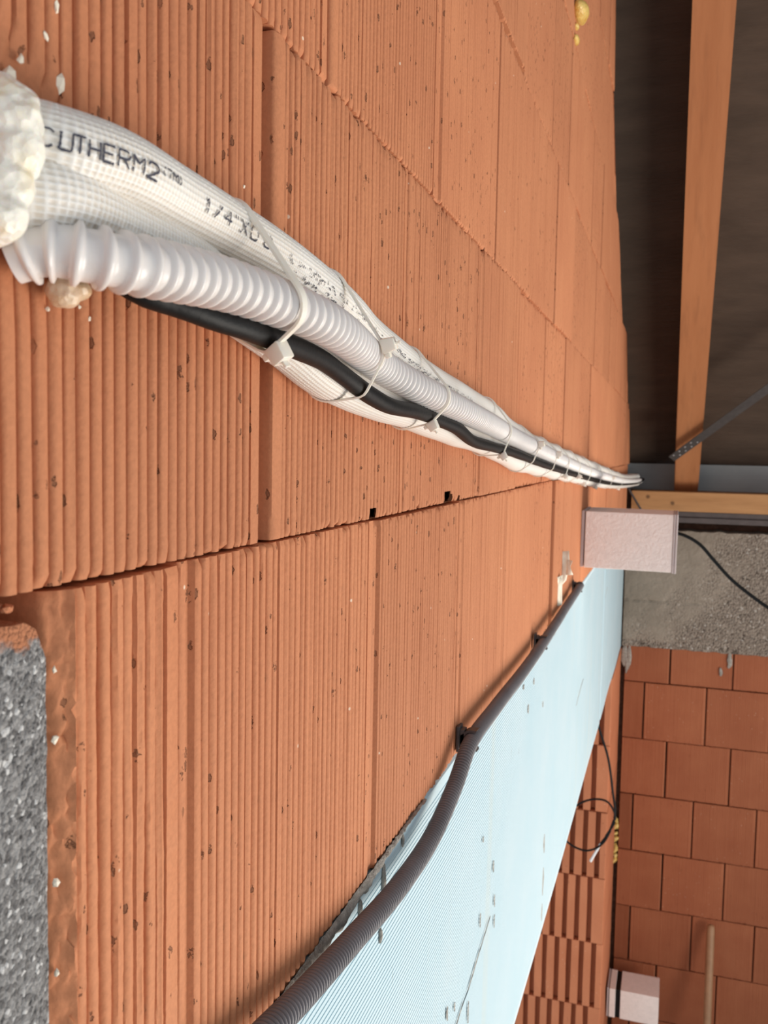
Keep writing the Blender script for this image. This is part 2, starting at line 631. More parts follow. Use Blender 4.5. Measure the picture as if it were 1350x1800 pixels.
BW, BH = 0.2480, 0.2485
near_meshes = [brick_mesh('brick', BW, BH, 0.0031, left=random.choice((.009, .012, .015)), right=random.choice((.010, .013)), seed=10 + k, recess=(.0022, 0, .0026, .0016, .0024)[k]) for k in range(5)]
mid_meshes = [brick_mesh('brick', BW, BH, 0.0014, left=.012, right=.010, seed=40 + k, recess=.002 * (k != 1)) for k in range(3)]
far_meshes = [brick_mesh('brick', BW, BH, 0.0006, left=.012, right=.012, seed=60 + k,
                         zs=[0, .002, .006, .02, .125, .22, .2425, .2465, .2485]) for k in range(3)]

# rows of the left wall: base height and vertical joints (measured), upper ends raked along the roof slope
Z_A = -0.0472
rows = [
    (-0.2972, [0.2475, 0.3276, 0.5783, 0.8367, 1.0825, 1.315, 1.533, 1.783, 2.033, 2.283, 2.533, 2.783, 3.033, 3.283, 3.533, 3.783, 3.998], None),
    (Z_A, [-0.0944, 0.1556, 0.4055, 0.6481, 0.9037, 1.1421, 1.392, 1.642, 1.892, 2.142, 2.392, 2.642, 2.892, 3.142, 3.392, 3.642, 3.892, 4.142], (4.09, 3.93)),
    (0.2028, [-0.0159, 0.2341, 0.4865, 0.7241, 0.9735, 1.2184, 1.468, 1.718, 1.968, 2.218, 2.468, 2.718, 2.968, 3.218, 3.468, 3.718, 3.968], (3.79, 3.53)),
    (0.4528, [0.129, 0.379, 0.629, 0.879, 1.1287, 1.392, 1.603, 1.8134, 2.063, 2.313, 2.563, 2.813, 3.063, 3.313], (3.27, 2.85)),
    (0.7028, [0.22, 0.47, 0.72, 0.97, 1.22, 1.47, 1.72, 1.97, 2.22, 2.47, 2.72, 2.97], (2.77, 2.51)),
    (0.9528, [0.345, 0.595, 0.845, 1.095, 1.345, 1.595, 1.845, 2.095, 2.345, 2.595], (2.52, 2.44)),
    (1.2028, [0.47, 0.72, 0.97, 1.22, 1.47, 1.72, 1.97, 2.22], (2.18, 1.85)),
]

core = bmesh.new()
for z0, J, e in rows:
    y1 = min(J[-1], min(e) if e else 9) - 0.04
    if z0 == -0.2972:
        box(core, (-0.365, 0.262, z0), (-0.033, y1, z0 + 0.25))
        box(core, (-0.365, -0.1, z0), (-0.062, 0.262, -0.085))
    else:
        box(core, (-0.365, J[0], z0), (-0.033, y1, z0 + 0.25))
wall_left = tag(from_bm('wall_left', core, JOINT), kind='structure')

JAG = [0.0, .0010, .0025, .0045, .007, .010, .014, .022, .045, .08, .125, .135, .139, .143, .147, .151, .155, .159, .163, .167, .171, .175, .19, .21, .228, .2385, .2445, .2472, .2485]


def patch_edit(x, y, z):
    """knocked-off ribs round the hole that the pipes come out of"""
    Yw, Zw = y + 0.1566, z + Z_A
    n1 = mnoise.noise(Vector((Yw * 160, Zw * 160, 3.1)))
    d = math.hypot((Yw - 0.222) / 0.034, (Zw - 0.090) / 0.033) + 0.22 * n1
    if d < 1.0:
        k = min(1.0, (1.0 - d) / 0.12)
        return x * (1 - k) + k * (-0.0022 + 0.0016 * mnoise.noise(Vector((Yw * 420, Zw * 420, 0))))
    d2 = math.hypot((Yw - 0.226) / 0.020, (Zw - 0.048) / 0.014) + 0.25 * n1
    if d2 < 1.0:
        return min(x, -0.0018 + 0.0012 * n1)
    return x


for ri, (z0, J, e) in enumerate(rows):
    for k in range(len(J) - 1):
        y0, y1 = J[k], J[k + 1]
        L = y1 - y0 - random.choice((0.0022, 0.0035, 0.0055) if y0 < 0.6 else (0.0035, 0.006, 0.009))
        if abs(y0 - 0.4055) < 1e-6:
            y0 += 0.0070
            L -= 0.0070
        o = None
        if ri == 0 and k == 0:
            me = brick_mesh('brick', L, BH - 0.001, 0.0031, left=.0085, right=.011, seed=5, broken_left=0.0095, zs=np.linspace(0, 0.2485, 90))
        elif ri == 0 and k == 2:
            me = brick_mesh('brick', L, BH - 0.001, 0.0031, left=.012, right=.009, seed=6, recess=.0024)
        elif ri == 1 and abs(J[k] - 0.1556) < 1e-6:
            me = brick_mesh('brick', L, BH, 0.0031, left=.010, right=.010, seed=7, zs=JAG, edit=patch_edit)
        elif ri == 1 and abs(J[k] - 0.4055) < 1e-6:
            me = brick_mesh('brick', L, BH, 0.0031, left=.0115, right=.009, seed=8, zs=JAG,
                            hole=lambda y, z: 0.154 < y < 0.171 and z < 0.0085)
        elif ri == 1 and abs(J[k] - 0.6481) < 1e-6:
            me = brick_mesh('brick', L, BH, 0.0022, left=.010, right=.008, seed=9, zs=JAG,
                            hole=lambda y, z: z < 0.0105 and 0.125 < y < 0.157 - 0.9 * max(0, z - 0.003) or (z < 0.005 and 0.178 < y < 0.186))
        elif ri == 3 and abs(J[k] - 0.879) < 1e-6:
            me = brick_mesh('brick', L, BH - 0.0055, 0.0008, left=.010, right=.010, seed=11)
        elif e and y1 > min(e):
            me = brick_mesh('brick', L, BH, 0.0006, seed=70 + ri * 3 + k, ends=(e[0] - y0, e[1] - y0))
            if e[0] - y0 < 0.03:
                continue
        else:
            pool = near_meshes if y0 < 0.70 else (mid_meshes if y0 < 1.0 else far_meshes)
            me = pool[(k * 2 + ri) % len(pool)]
            o = link('brick', me, CLAY, wall_left)
            o.scale = (1, L / BW, 1)
        if o is None:
            o = link('brick', me, CLAY, wall_left)
        o.location = (random.uniform(-0.0011, 0.0010) * (1.0 if y0 < 0.6 else 2.2), y0, z0 + (0.0065 if (ri == 3 and abs(J[k] - 0.879) < 1e-6) else 0.0))
        if ri == 0 and k == 0:
            tag(o, 'clay brick strip with a broken crumbling left edge')
        if ri == 0 and k == 6:
            o.location.x += 0.004
tmp = None

# grey granular concrete block cut in beside the broken brick, with a chipped upper corner
nzc, nyc = 44, 62
gv, gf = [], []
for j in range(nzc + 1):
    for i in range(nyc + 1):
        y = -0.08 + (0.2455 + 0.08) * i / nyc
        top = -0.0572 + 0.0012 * mnoise.noise(Vector((y * 140, 2, 0)))
        top -= max(0.0, (y - 0.2385)) * 2.0
        z = -0.2972 + (top + 0.2972) * j / nzc
        x = -0.0015 + 0.0007 * mnoise.noise(Vector((y * 330, z * 330, 9)))
        if j == nzc or i == nyc:
            x -= 0.0012
        gv.append((x, y, z))
for j in range(nzc):
    for i in range(nyc):
        a = j * (nyc + 1) + i
        gf.append((a, a + 1, a + nyc + 2, a + nyc + 1))
b0 = len(gv)
for i in range(nyc + 1):
    v = gv[nzc * (nyc + 1) + i]
    gv.append((-0.06, v[1], v[2] + 0.001))
for i in range(nyc):
    a = nzc * (nyc + 1) + i
    gf.append((a, a + 1, b0 + i + 1, b0 + i))
b1 = len(gv)
for j in range(nzc + 1):
    v = gv[j * (nyc + 1) + nyc]
    gv.append((-0.06, v[1], v[2]))
for j in range(nzc):
    a = j * (nyc + 1) + nyc
    gf.append((a, b1 + j, b1 + j + 1, a + nyc + 1))
o = from_py('concrete_block', gv, gf, GRANULAR, wall_left, smooth=60)
tag(o, 'grey granular concrete')

# crumbs of clay wedged in the gap above the concrete block, and pale foam crumbs stuck to the ribs
bm = bmesh.new()
for k in range(26):
    y = random.uniform(0.10, 0.2335)
    r = random.uniform(0.0014, 0.0034)
    mtx = Matrix.Translation((random.uniform(-0.010, -0.003), y, -0.0515 + random.uniform(-.001, .0012))) @ Matrix.Diagonal((1.2, 1.5, 0.8, 1))
    g = bmesh.ops.create_icosphere(bm, subdivisions=1, radius=r, matrix=mtx)
    for v in g['verts']:
        v.co += Vector((random.uniform(-1, 1), random.uniform(-1, 1), random.uniform(-1, 1))) * r * 0.3
o = from_bm('clay_crumbs', bm, CLAY_BROKEN, wall_left)
o['kind'] = 'stuff'
bm = bmesh.new()
spots = [(0.2275, 0.1075, .0022, 1.7), (0.2325, 0.1150, .0012, 1.6), (0.2505, 0.1145, .0018, 2.2), (0.2600, 0.1015, .0017, 1.5), (0.2540, 0.0935, .0012, 2.2),
         (0.2700, 0.0990, .0008, 2.0), (0.2235, 0.1025, .0014, 1.2), (0.2490, 0.1375, .0011, 2.4), (0.2440, 0.1265, .0010, 1.8), (0.4420, 0.0860, .0009, 1.2),
         (0.3800, 0.1180, .0010, 1.0), (0.2655, 0.0425, .0007, 1.4), (0.2600, 0.0455, .0007, 1.2), (0.2440, 0.0425, .0008, 1.0), (0.2500, -0.0760, .0010, 1.3),
         (0.2502, -0.100, .0013, 1.2), (0.2500, -0.150, .0013, 1.3), (0.2503, -0.182, .0011, 1.4)]
for y, z, r, el in spots:
    mtx = Matrix.Translation((0.0004 if y > 0.2504 or z > 0 else -0.003, y, z)) @ Matrix.Rotation(random.uniform(-.5, .5), 4, 'X') @ Matrix.Diagonal((0.8, 1.0, el, 1))
    g = bmesh.ops.create_icosphere(bm, subdivisions=1, radius=r, matrix=mtx)
    for v in g['verts']:
        v.co += Vector((random.uniform(-1, 1), random.uniform(-1, 1), random.uniform(-1, 1))) * r * 0.3
o = from_bm('foam_crumbs', bm, TAPE, wall_left)
o['kind'] = 'stuff'

# concrete lintel behind the blue boards
bm = bmesh.new()
box(bm, (-0.365, -0.3, -0.835), (-0.056, 3.99, -0.300))
tag(from_bm('lintel', bm, MORTAR, wall_left), 'concrete lintel behind the blue boards')

# mortar squeezed out along the lintel's upper edge
mv, mf = [], []
N = 90
for i in range(N + 1):
    t = i / N
    y = 0.40 + t * 0.32
    w = 0.0115 * (1 - abs(2 * t - 0.75) ** 1.5) + 0.004 * mnoise.noise(Vector((y * 60, 0, 0))) + 0.002 * mnoise.noise(Vector((y * 260, 0, 0)))
    w = max(0.0012, w)
    zt = -0.2950 + 0.0012 * mnoise.noise(Vector((y * 120, 5, 0)))
    for u in range(6):
        q = u / 5
        mv.append((0.0006 + 0.0032 * math.sin(math.pi * min(1, q * 0.9 + 0.08)) + 0.0011 * mnoise.noise(Vector((y * 300, q * 4, 1))), y, zt - w * q))
    mv.append((-0.004, y, zt - w))
    mv.append((-0.004, y, zt))
for i in range(N):
    a = i * 8
    for u in range(7):
        mf.append((a + u, a + 8 + u, a + 9 + u, a + 1 + u))
o = from_py('mortar_bead', mv, mf, MORTAR, wall_left, smooth=50)
tag(o, 'grey squeezed mortar')
bm = bmesh.new()
for y, za, zb, r in ((0.612, -0.303, -0.330, .0024), (0.6135, -0.327, -0.338, .0017), (0.560, -0.305, -0.320, .0022), (0.607, -0.349, -0.362, .0019), (0.66, -0.30, -0.312, .0016)):
    g = bmesh.ops.create_icosphere(bm, subdivisions=2, radius=1.0, matrix=Matrix.Translation((0.0008, y, (za + zb) / 2)) @ Matrix.Diagonal((r * 0.8, r, abs(za - zb) / 2, 1)))
    for v in g['verts']:
        v.co += Vector((0, mnoise.noise(v.co * 300), mnoise.noise(v.co * 240))) * r * 0.7
o = from_bm('mortar_drips', bm, MORTAR, wall_left, smooth=60)
o['kind'] = 'stuff'


# far reveal of the opening: block ends with tongues and grooves, their long faces making the narrow strip by the corner
def reveal_mesh(off, H, seed):
    r = np.random.default_rng(seed)
    D = 0.365
    prof = [(0.0, 0.60), (0.0, 0.002), (-0.002, 0.0)]
    x = -0.022 - off
    while x > -D + 0.03:
        prof += [(x, 0.0), (x - 0.001, 0.030), (x - 0.0185, 0.030), (x - 0.0195, 0.0)]
        x -= 0.046 + r.uniform(-.001, .001)
    prof += [(-D, 0.0), (-D, 0.60)]
    zs = [0, 0.003, 0.08, 0.17, H - 0.003, H]
    v, f = [], []
    for z in zs:
        for (px, py) in prof:
            e = 0.0012 if z in (0, H) else 0.0
            v.append((px + r.normal(0, .0006), py + e + r.normal(0, .0006), z))
    n = len(prof)
    for j in range(len(zs) - 1):
        for i in range(n - 1):
            f.append((j * n + i, (j + 1) * n + i, (j + 1) * n + i + 1, j * n + i + 1))
    f.append(list(range(n)))
    f.append(list(range((len(zs) - 1) * n, len(zs) * n))[::-1])
    me = bpy.data.meshes.new('reveal_brick')
    me.from_pydata(v, [], f)
    me.update()
    return me


rev = [reveal_mesh(0.0, 0.2535, 1), reveal_mesh(0.022, 0.2535, 2)]
for k in range(9):
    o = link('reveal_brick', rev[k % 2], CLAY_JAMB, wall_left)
    o.location = (random.uniform(-.001, .001), 3.398 + random.uniform(-.003, .003), -1.092 - 0.256 * (k - 0) - (-0.0))
bm = bmesh.new()
box(bm, (-0.365, 3.46, -0.84), (-0.002, 3.99, -0.836))
from_bm('mortar_bed', bm, MORTAR, wall_left)

# ------------------------------------------------------------------ far wall
bm = bmesh.new()
box(bm, (-0.365, 4.034, -3.15), (2.3, 4.30, -0.335))
wall_far = tag(from_bm('wall_far', bm, JOINT), kind='structure')
far_rows = [(-0.986, 0.160, [0.203, 0.455]), (-1.237, 0.2485, [0.101, 0.354]), (-1.4855, 0.2465, [0.202, 0.460]), (-1.737, 0.2490, [0.071, 0.320]),
            (-1.990, 0.2510, [0.205, 0.457]), (-2.239, 0.2465, [0.077, 0.334]), (-2.489, 0.2480, [0.196, 0.445]), (-2.739, 0.2480, [0.09, 0.34]), (-2.989, 0.248, [0.21, 0.46])]
fw = [brick_mesh('brick', 0.246, BH, 0.0010, left=.013, right=.008, seed=90 + k, depth=0.036, zs=[0, .002, .006, .02, .125, .22, .2425, .2465, .2485]) for k in range(4)]
for ri, (z0, H, J) in enumerate(far_rows):
    xs = [0.006] + J[:]
    while xs[-1] < 2.2:
        xs.append(xs[-1] + 0.2525)
    for k in range(len(xs) - 1):
        x0, x1 = xs[k], xs[k + 1]
        gap = 0.0055
        me = fw[(k + ri) % 4]
        o = link('brick', me, CLAY_SHADED, wall_far)
        o.rotation_euler = (0, 0, -math.pi / 2)
        o.location = (x0 + (gap if k else 0.012), 4.0 + random.uniform(-0.0025, 0.0035), z0 + 0.001)
        o.scale = (1, (x1 - x0 - gap - (0 if k else 0.008)) / 0.246, (H - 0.002) / BH)

# concrete ring beam on top of the far wall, smooth by the corner and washed out to gravel further right
nx, nz2 = 170, 60
bv, bf, gr = [], [], []
for j in range(nz2 + 1):
    for i in range(nx + 1):
        x = 0.004 + 2.28 * (i / nx) ** 1.5
        z = -0.832 + (0.832 - 0.326) * j / nz2
        rough = (x - 0.17) * 3.0 - (z + 0.55) * 2.2 + 0.7 * mnoise.noise(Vector((x * 9, z * 9, 4)))
        if z < -0.80:
            rough += 0.8
        g = min(1.0, max(0.0, rough))
        d = 0.0035 * mnoise.noise(Vector((x * 22, z * 22, 1))) + g * 0.0055 * mnoise.noise(Vector((x * 95, z * 95, 2)))
        y = 4.0 - 0.004 + d + (0.006 if (abs(z + 0.632) < 0.004 and g < 0.4) else 0)
        zz = z + (0.006 * mnoise.noise(Vector((x * 25, 0, 7))) if j in (0, nz2) else 0)
        bv.append((x, y, zz))
        gr.append(g)
for j in range(nz2):
    for i in range(nx):
        a = j * (nx + 1) + i
        bf.append((a, a + 1, a + nx + 2, a + nx + 1))
b0 = len(bv)
for i in range(nx + 1):
    v = bv[nz2 * (nx + 1) + i]
    bv.append((v[0], 4.28, v[2]))
    gr.append(0.0)
for i in range(nx):
    a = nz2 * (nx + 1) + i
    bf.append((a, a + 1, b0 + i + 1, b0 + i))
o = from_py('ring_beam', bv, bf, CONCRETE, wall_far, smooth=70)
o.data.attributes.new('gravel', 'FLOAT', 'POINT').data.foreach_set('value', gr)
tag(o, 'grey exposed concrete ring beam')
# mortar run over the top bricks in the corner
bm = bmesh.new()
for x, z, rx, rz in ((0.014, -0.875, .014, .05), (0.034, -0.880, .010, .055), (0.024, -0.91, .007, .05), (0.442, -0.86, .010, .035), (0.41, -0.915, .006, .02)):
    g = bmesh.ops.create_icosphere(bm, subdivisions=2, radius=1.0, matrix=Matrix.Translation((x, 3.9985, z)) @ Matrix.Diagonal((rx, 0.004, rz, 1)))
    for v in g['verts']:
        v.co += Vector((mnoise.noise(v.co * 60), 0, mnoise.noise(v.co * 50))) * 0.006
o = from_bm('mortar_runs', bm, MORTAR, wall_far, smooth=60)
o['kind'] = 'stuff'
# foam packed into the corner gap
bm = bmesh.new()
for z in np.arange(-1.80, -1.60, 0.022):
    g = bmesh.ops.create_icosphere(bm, subdivisions=2, radius=random.uniform(0.008, 0.014), matrix=Matrix.Translation((random.uniform(0.002, 0.009), 4.004, z + random.uniform(-.012, .012))))
    for v in g['verts']:
        v.co += Vector((1, 1, 1)) * mnoise.noise(v.co * 75) * 0.012
tag(from_bm('gap_foam', bm, FOAM_AMBER, wall_far, smooth=60), 'yellowed foam in the corner gap')

# grey strip under the wall plate
bm = bmesh.new()
box(bm, (0.02, 4.012, -0.291), (2.2, 4.20, -0.268), 0.002)
box(bm, (0.02, 4.020, -0.268), (2.2, 4.20, -0.2432), 0.002)
tag(from_bm('trim_1', bm, SILL), kind='structure')
bm = bmesh.new()
box(bm, (-0.365, 4.14, -0.34), (2.2, 4.20, -0.16))
tag(from_bm('trim_2', bm, JOINT), kind='structure')

# floor and roof membrane
bm = bmesh.new()
box(bm, (-0.4, -2.5, -3.15), (3.6, 4.05, -3.0))
tag(from_bm('floor', bm, FLOOR), kind='structure')

SL = 0.75
def roof_z(y, off=0.0):
    return -0.14 + SL * (4.0 - y) + off
mv, mf = [], []
NX, NY = 60, 90
for j in range(NY + 1):
    for i in range(NX + 1):
        x = -0.9 + 3.6 * i / NX
        y = 4.45 - 6.2 * j / NY
        sag = 0.012 * math.sin((x - 0.19) / 0.7 * math.pi) ** 2 * -1
        lap = 0.006 if (y > 2.46) else 0.0
        mv.append((x, y, roof_z(y, 0.255) + sag + 0.006 * mnoise.noise(Vector((x * 3, y * 5, 0))) - lap))
for j in range(NY):
    for i in range(NX):
        a = j * (NX + 1) + i
        mf.append((a, a + 1, a + NX + 2, a + NX + 1))
tag(from_py('ceiling', mv, mf, MEMBRANE, smooth=60), kind='structure')

# ------------------------------------------------------------------ timber, strap
bm = bmesh.new()
y0, y1 = 4.10, -0.6
hh = 0.24
vs = []
for y, x_l, x_r in ((y0, 0.1918, 0.2898), (3.0, 0.1898, 0.2893), (2.3, 0.1884, 0.2888), (y1, 0.184, 0.285)):
    z = roof_z(y)
    zl = max(z, -0.16) if y > 4.0 else z
    vs.append([bm.verts.new(c) for c in ((x_l, y, zl), (x_r, y, zl), (x_r, y, z + hh), (x_l, y, z + hh))])
for a, b in zip(vs[:-1], vs[1:]):
    for k in range(4):
        bm.faces.new((a[k], a[(k + 1) % 4], b[(k + 1) % 4], b[k]))
bm.faces.new(vs[0])
bm.faces.new(vs[-1][::-1])
bmesh.ops.bevel(bm, geom=[e for e in bm.edges if abs(e.verts[0].co.x - e.verts[1].co.x) < 0.02 and abs(e.verts[0].co.y - e.verts[1].co.y) > .3], offset=0.003, segments=2, affect='EDGES')
tag(from_bm('rafter', bm, RAFTER), 'sloping orange-brown timber rafter under the dark roof membrane', 'rafter')

bm = bmesh.new()
box(bm, (0.019, 4.0, -0.2425), (2.2, 4.13, -0.160), 0.003)
tag(from_bm('wall_plate', bm, PLATE), 'horizontal knotty timber wall plate lying above the grey concrete beam', 'beam')
bm = bmesh.new()
box(bm, (-0.9, 4.185, -0.40), (2.2, 4.205, -0.045), 0.002)
tag(from_bm('eave_board', bm, EAVE), 'blue-grey eave board closing the gap behind the wall plate', 'board')

strap = empty('steel_strap', (0.181, 3.835, roof_z(3.835) - 0.004), 'dark perforated steel strap nailed diagonally across the rafter', 'strap')
d = Vector((0.315, -0.340, 0.0))
d.z = -d.y * SL
d.normalize()
nrm = Vector((0, -SL, -1)).normalized()
side = d.cross(nrm).normalized()
o0 = Vector((0.181, 3.835, roof_z(3.835)))
bm = bmesh.new()
pts = []
L = 1.9
cut = [(-0.012, 0.0185), (-0.001, -0.0185), (L, -0.0185), (L, 0.0185)]
lo = [bm.verts.new(o0 + d * a + side * b + nrm * 0.0005) for a, b in cut]
hi = [bm.verts.new(o0 + d * a + side * b + nrm * 0.0025) for a, b in cut]
bm.faces.new(lo)
bm.faces.new(hi[::-1])
for k in range(4):
    bm.faces.new((lo[k], hi[k], hi[(k + 1) % 4], lo[(k + 1) % 4]))
child(from_bm('band', bm, GALV), strap)
for k in range(8):
    bm = bmesh.new()
    bmesh.ops.create_cone(bm, segments=10, radius1=0.0042, radius2=0.0030, depth=0.0022, cap_ends=True,
                          matrix=Matrix.Translation(o0 + d * (0.018 + 0.0175 * k) + side * (0.0085 if k % 2 else -0.0085) + nrm * 0.0032) @ nrm.to_track_quat('Z', 'X').to_matrix().to_4x4())
    child(from_bm('nail', bm, NAIL), strap)

# ------------------------------------------------------------------ blue insulation boards
def xps_board(name, ya, yb, za, zb, label, ends=(0, 0)):
    prof = [(-0.05, za), (-0.002, za), (0.0, za + 0.002)]
    z = za + 0.012
    while z < zb - 0.012:
        prof += [(0.0, z), (-0.0009, z + 0.0002), (-0.0009, z + 0.0011), (0.0, z + 0.0013)]
        z += 0.0043
    prof += [(0.0, zb - 0.002), (-0.002, zb), (-0.05, zb)]
    ys = [ya, ya + 0.0015] + list(np.linspace(ya, yb, 9)[1:-1]) + [yb - 0.0015, yb]
    v, f = [], []
    n = len(prof)
    for i, y in enumerate(ys):
        bow = 0.0012 * math.sin(i * 1.3)
        for x, zz in prof:
            v.append((x + (bow if x > -0.04 else 0) - (0.0015 if i in (0, len(ys) - 1) and x > -0.04 else 0), y, zz))
    for i in range(len(ys) - 1):
        for k in range(n - 1):
            f.append((i * n + k, (i + 1) * n + k, (i + 1) * n + k + 1, i * n + k + 1))
    f.append(list(range(n))[::-1])
    f.append(list(range((len(ys) - 1) * n, len(ys) * n)))
    return tag(from_py(name, v, f, XPS), label, 'insulation')


xa = xps_board('insulation_board', 0.02, 2.828, -0.842, -0.2995, 'long pale blue grooved foam board below the dark conduit')
xb = xps_board('insulation_board', 2.831, 3.975, -0.832, -0.2995, 'shorter pale blue foam board against the far corner')


def gouge(pts, w, parent):
    """a torn slit in the foam, drawn as a thin raised grey sliver"""
    bm = bmesh.new()
    n = len(pts)
    row = []
    for i, (y, z) in enumerate(pts):
        t = i / max(1, n - 1)
        ww = w * (0.25 + math.sin(math.pi * t)) * 0.6
        row.append([bm.verts.new((0.0003, y - ww, z)), bm.verts.new((0.0012, y, z)), bm.verts.new((0.0003, y + ww, z))])
    for a, b in zip(row[:-1], row[1:]):
        for k in range(2):
            bm.faces.new((a[k], a[k + 1], b[k + 1], b[k]))
    from_bm('gouge', bm, MORTAR, parent, smooth=60)


def seg(y0, z0, y1, z1, n=5, j=0.002):
    return [(y0 + (y1 - y0) * i / n + random.uniform(-j, j), z0 + (z1 - z0) * i / n) for i in range(n + 1)]


gouge(seg(1.045, -0.562, 0.93, -0.585, 8, .004) + seg(0.91, -0.585, 0.80, -0.600, 6, .006), 0.010, xa)
for y, za, zb, w in ((1.06, -0.499, -0.514, .004), (1.073, -0.548, -0.564, .0035), (1.075, -0.575, -0.592, .003), (0.985, -0.528, -0.545, .003), (0.83, -0.545, -0.56, .004),
                     (0.862, -0.560, -0.57, .003), (1.545, -0.665, -0.70, .016), (1.545, -0.725, -0.775, .016), (1.542, -0.79, -0.82, .012), (1.17, -0.80, -0.842, .007),
                     (1.31, -0.372, -0.386, .006), (1.26, -0.330, -0.338, .006), (1.36, -0.345, -0.355, .007), (1.60, -0.312, -0.325, .012), (1.85, -0.305, -0.318, .014),
                     (1.47, -0.41, -0.42, .006), (0.99, -0.44, -0.447, .003), (0.93, -0.60, -0.625, .003)):
    gouge(seg(y, za, y, zb, 4, w * 0.15), w, xa)
gouge(seg(2.19, -0.548, 2.04, -0.572, 5, .008), 0.014, xa)
gouge(seg(2.96, -0.43, 2.82 + .03, -0.452, 4, .004), 0.016, xb)

# ------------------------------------------------------------------ bundle of pipes
hose_pts = [[0.004, 0.2233, 0.0543], [0.012, 0.2271, 0.057], [0.023, 0.2353, 0.0561], [0.029, 0.2466, 0.0558], [0.032, 0.265, 0.0567], [0.035, 0.2991, 0.0583], [0.040, 0.3379, 0.0570],
            [0.043, 0.369, 0.0552], [0.041, 0.4048, 0.0530], [0.0335, 0.4567, 0.0500], [0.029, 0.504, 0.0464], [0.033, 0.5705, 0.0387], [0.036, 0.6929, 0.0292], [0.033, 0.8097, 0.023], [0.028, 0.9134, 0.0175],
            [0.029, 1.0586, 0.0073], [0.026, 1.3546, -0.0102], [0.024, 1.832, -0.0363], [0.024, 2.7309, -0.0772], [0.028, 3.4, -0.103], [0.044, 3.92, -0.117], [0.050, 4.06, -0.119], [0.015, 4.135, -0.119]]
t1_pts = [[-0.012, 0.2234, 0.0923], [-0.004, 0.2249, 0.0915], [0.005, 0.2251, 0.0896], [0.0135, 0.2299, 0.0878], [0.0195, 0.252, 0.0882], [0.0195, 0.2859, 0.0874], [0.0175, 0.3322,
            0.0871], [0.016, 0.3727, 0.0862], [0.0145, 0.4372, 0.0816], [0.013, 0.4838, 0.0757], [0.013, 0.5135, 0.0693], [0.014, 0.5805, 0.0601], [0.0135, 0.6393, 0.0545], [0.014,
            0.7452, 0.0471], [0.0135, 0.8669, 0.0394], [0.0125, 1.0756, 0.018], [0.0125, 1.3273, 0.0038], [0.0125, 1.6265, -0.0108], [0.014, 2.4962, -0.0513], [0.016, 3.375,
            -0.0884], [0.03, 3.92, -0.098], [0.036, 4.05, -0.1], [0.005, 4.12, -0.1]]
t2_pts = [[0.002, 0.2212, 0.0726], [0.008, 0.2236, 0.0723], [0.0125, 0.2331, 0.0731], [0.0125, 0.2621, 0.0729], [0.0125, 0.2975, 0.07], [0.0125, 0.3299, 0.0636], [0.0125, 0.3754,
            0.0545], [0.0125, 0.4032, 0.049], [0.014, 0.4391, 0.0396], [0.0135, 0.4871, 0.0338], [0.013, 0.5451, 0.0292], [0.0125, 0.5902, 0.0274], [0.013, 0.6405, 0.0231], [0.0135,
            0.7361, 0.0159], [0.0125, 0.8333, 0.0103], [0.0125, 0.9167, 0.004], [0.0125, 1.0407, -0.0096], [0.0125, 1.292, -0.0239], [0.0125, 1.7426, -0.0469], [0.0125, 2.3538,
            -0.0776], [0.015, 3.4216, -0.1167], [0.028, 3.92, -0.127], [0.036, 4.05, -0.128], [0.005, 4.12, -0.128]]
cab_pts = [[0.009, 0.2500, 0.0630], [0.010, 0.2656, 0.0574], [0.016, 0.2734, 0.0524], [0.02, 0.2852, 0.0507], [0.023, 0.2906, 0.0496], [0.027, 0.3056, 0.0474], [0.03, 0.3202, 0.0463], [0.031, 0.3536, 0.0445],
           [0.03, 0.4018, 0.0419], [0.029, 0.4321, 0.0377], [0.03, 0.4752, 0.0295], [0.031, 0.5088, 0.0252], [0.029, 0.5832, 0.0245], [0.03, 0.6331, 0.0209], [0.032, 0.6765, 0.0168], [0.03, 0.7413, 0.0081],
           [0.029, 0.8327, 0.0036], [0.028, 0.95, -0.0015], [0.028, 1.1796, -0.0159], [0.026, 1.6108, -0.0394], [0.024, 2.4529, -0.0803], [0.027, 3.2019, -0.1073], [0.052, 3.95, -0.1215], [0.064, 4.06, -0.113], [0.05, 4.13, -0.112]]
R_HOSE, R_T1, R_T2, R_CAB = 0.0099, 0.0111, 0.0118, 0.0049


def woven_pipe(name, pts, R, label, ncell):
    fine_end = 0.50
    ss = np.r_[np.arange(0, fine_end, 0.00046), np.arange(fine_end, 6.0, 0.008)]
    P, s, tot = spline(pts, ss)
    nseg = ncell * 4
    th = np.arange(nseg) / nseg
    a = (th * ncell) % 1.0
    cell = 0.00205
    b = (s / cell) % 1.0
    amp = 0.00050 * np.clip((fine_end - s) / 0.22, 0, 1)
    ga = np.exp(-((a - 0.5) / 0.17) ** 2)
    gb = np.exp(-((b - 0.5) / 0.20) ** 2)
    wob = 0.00018 * np.sin(s * 70 + 1.3)[:, None] * np.sin(2 * math.pi * th * 3)[None, :] + (0.0007 * np.clip((s - 0.45) / 0.3, 0, 1) * np.sin(s * 38))[:, None]
    # soft insulation pinched a little under each tie
    Rr = R + amp[:, None] * np.maximum(ga[None, :], gb[:, None] * 0.9) + wob
    o = tube_mesh(name, P, Rr, nseg, WEAVE, smooth=80)
    k = np.clip((fine_end + 0.12 - s) / 0.3, 0, 1)[:, None]
    thr = np.maximum(ga[None, :], gb[:, None]) * k + (1 - k) * 0.75
    o.data.attributes.new('thread', 'FLOAT', 'POINT').data.foreach_set('value', thr[:len(P)].astype(np.float32).ravel())
    return tag(o, label, 'pipe')


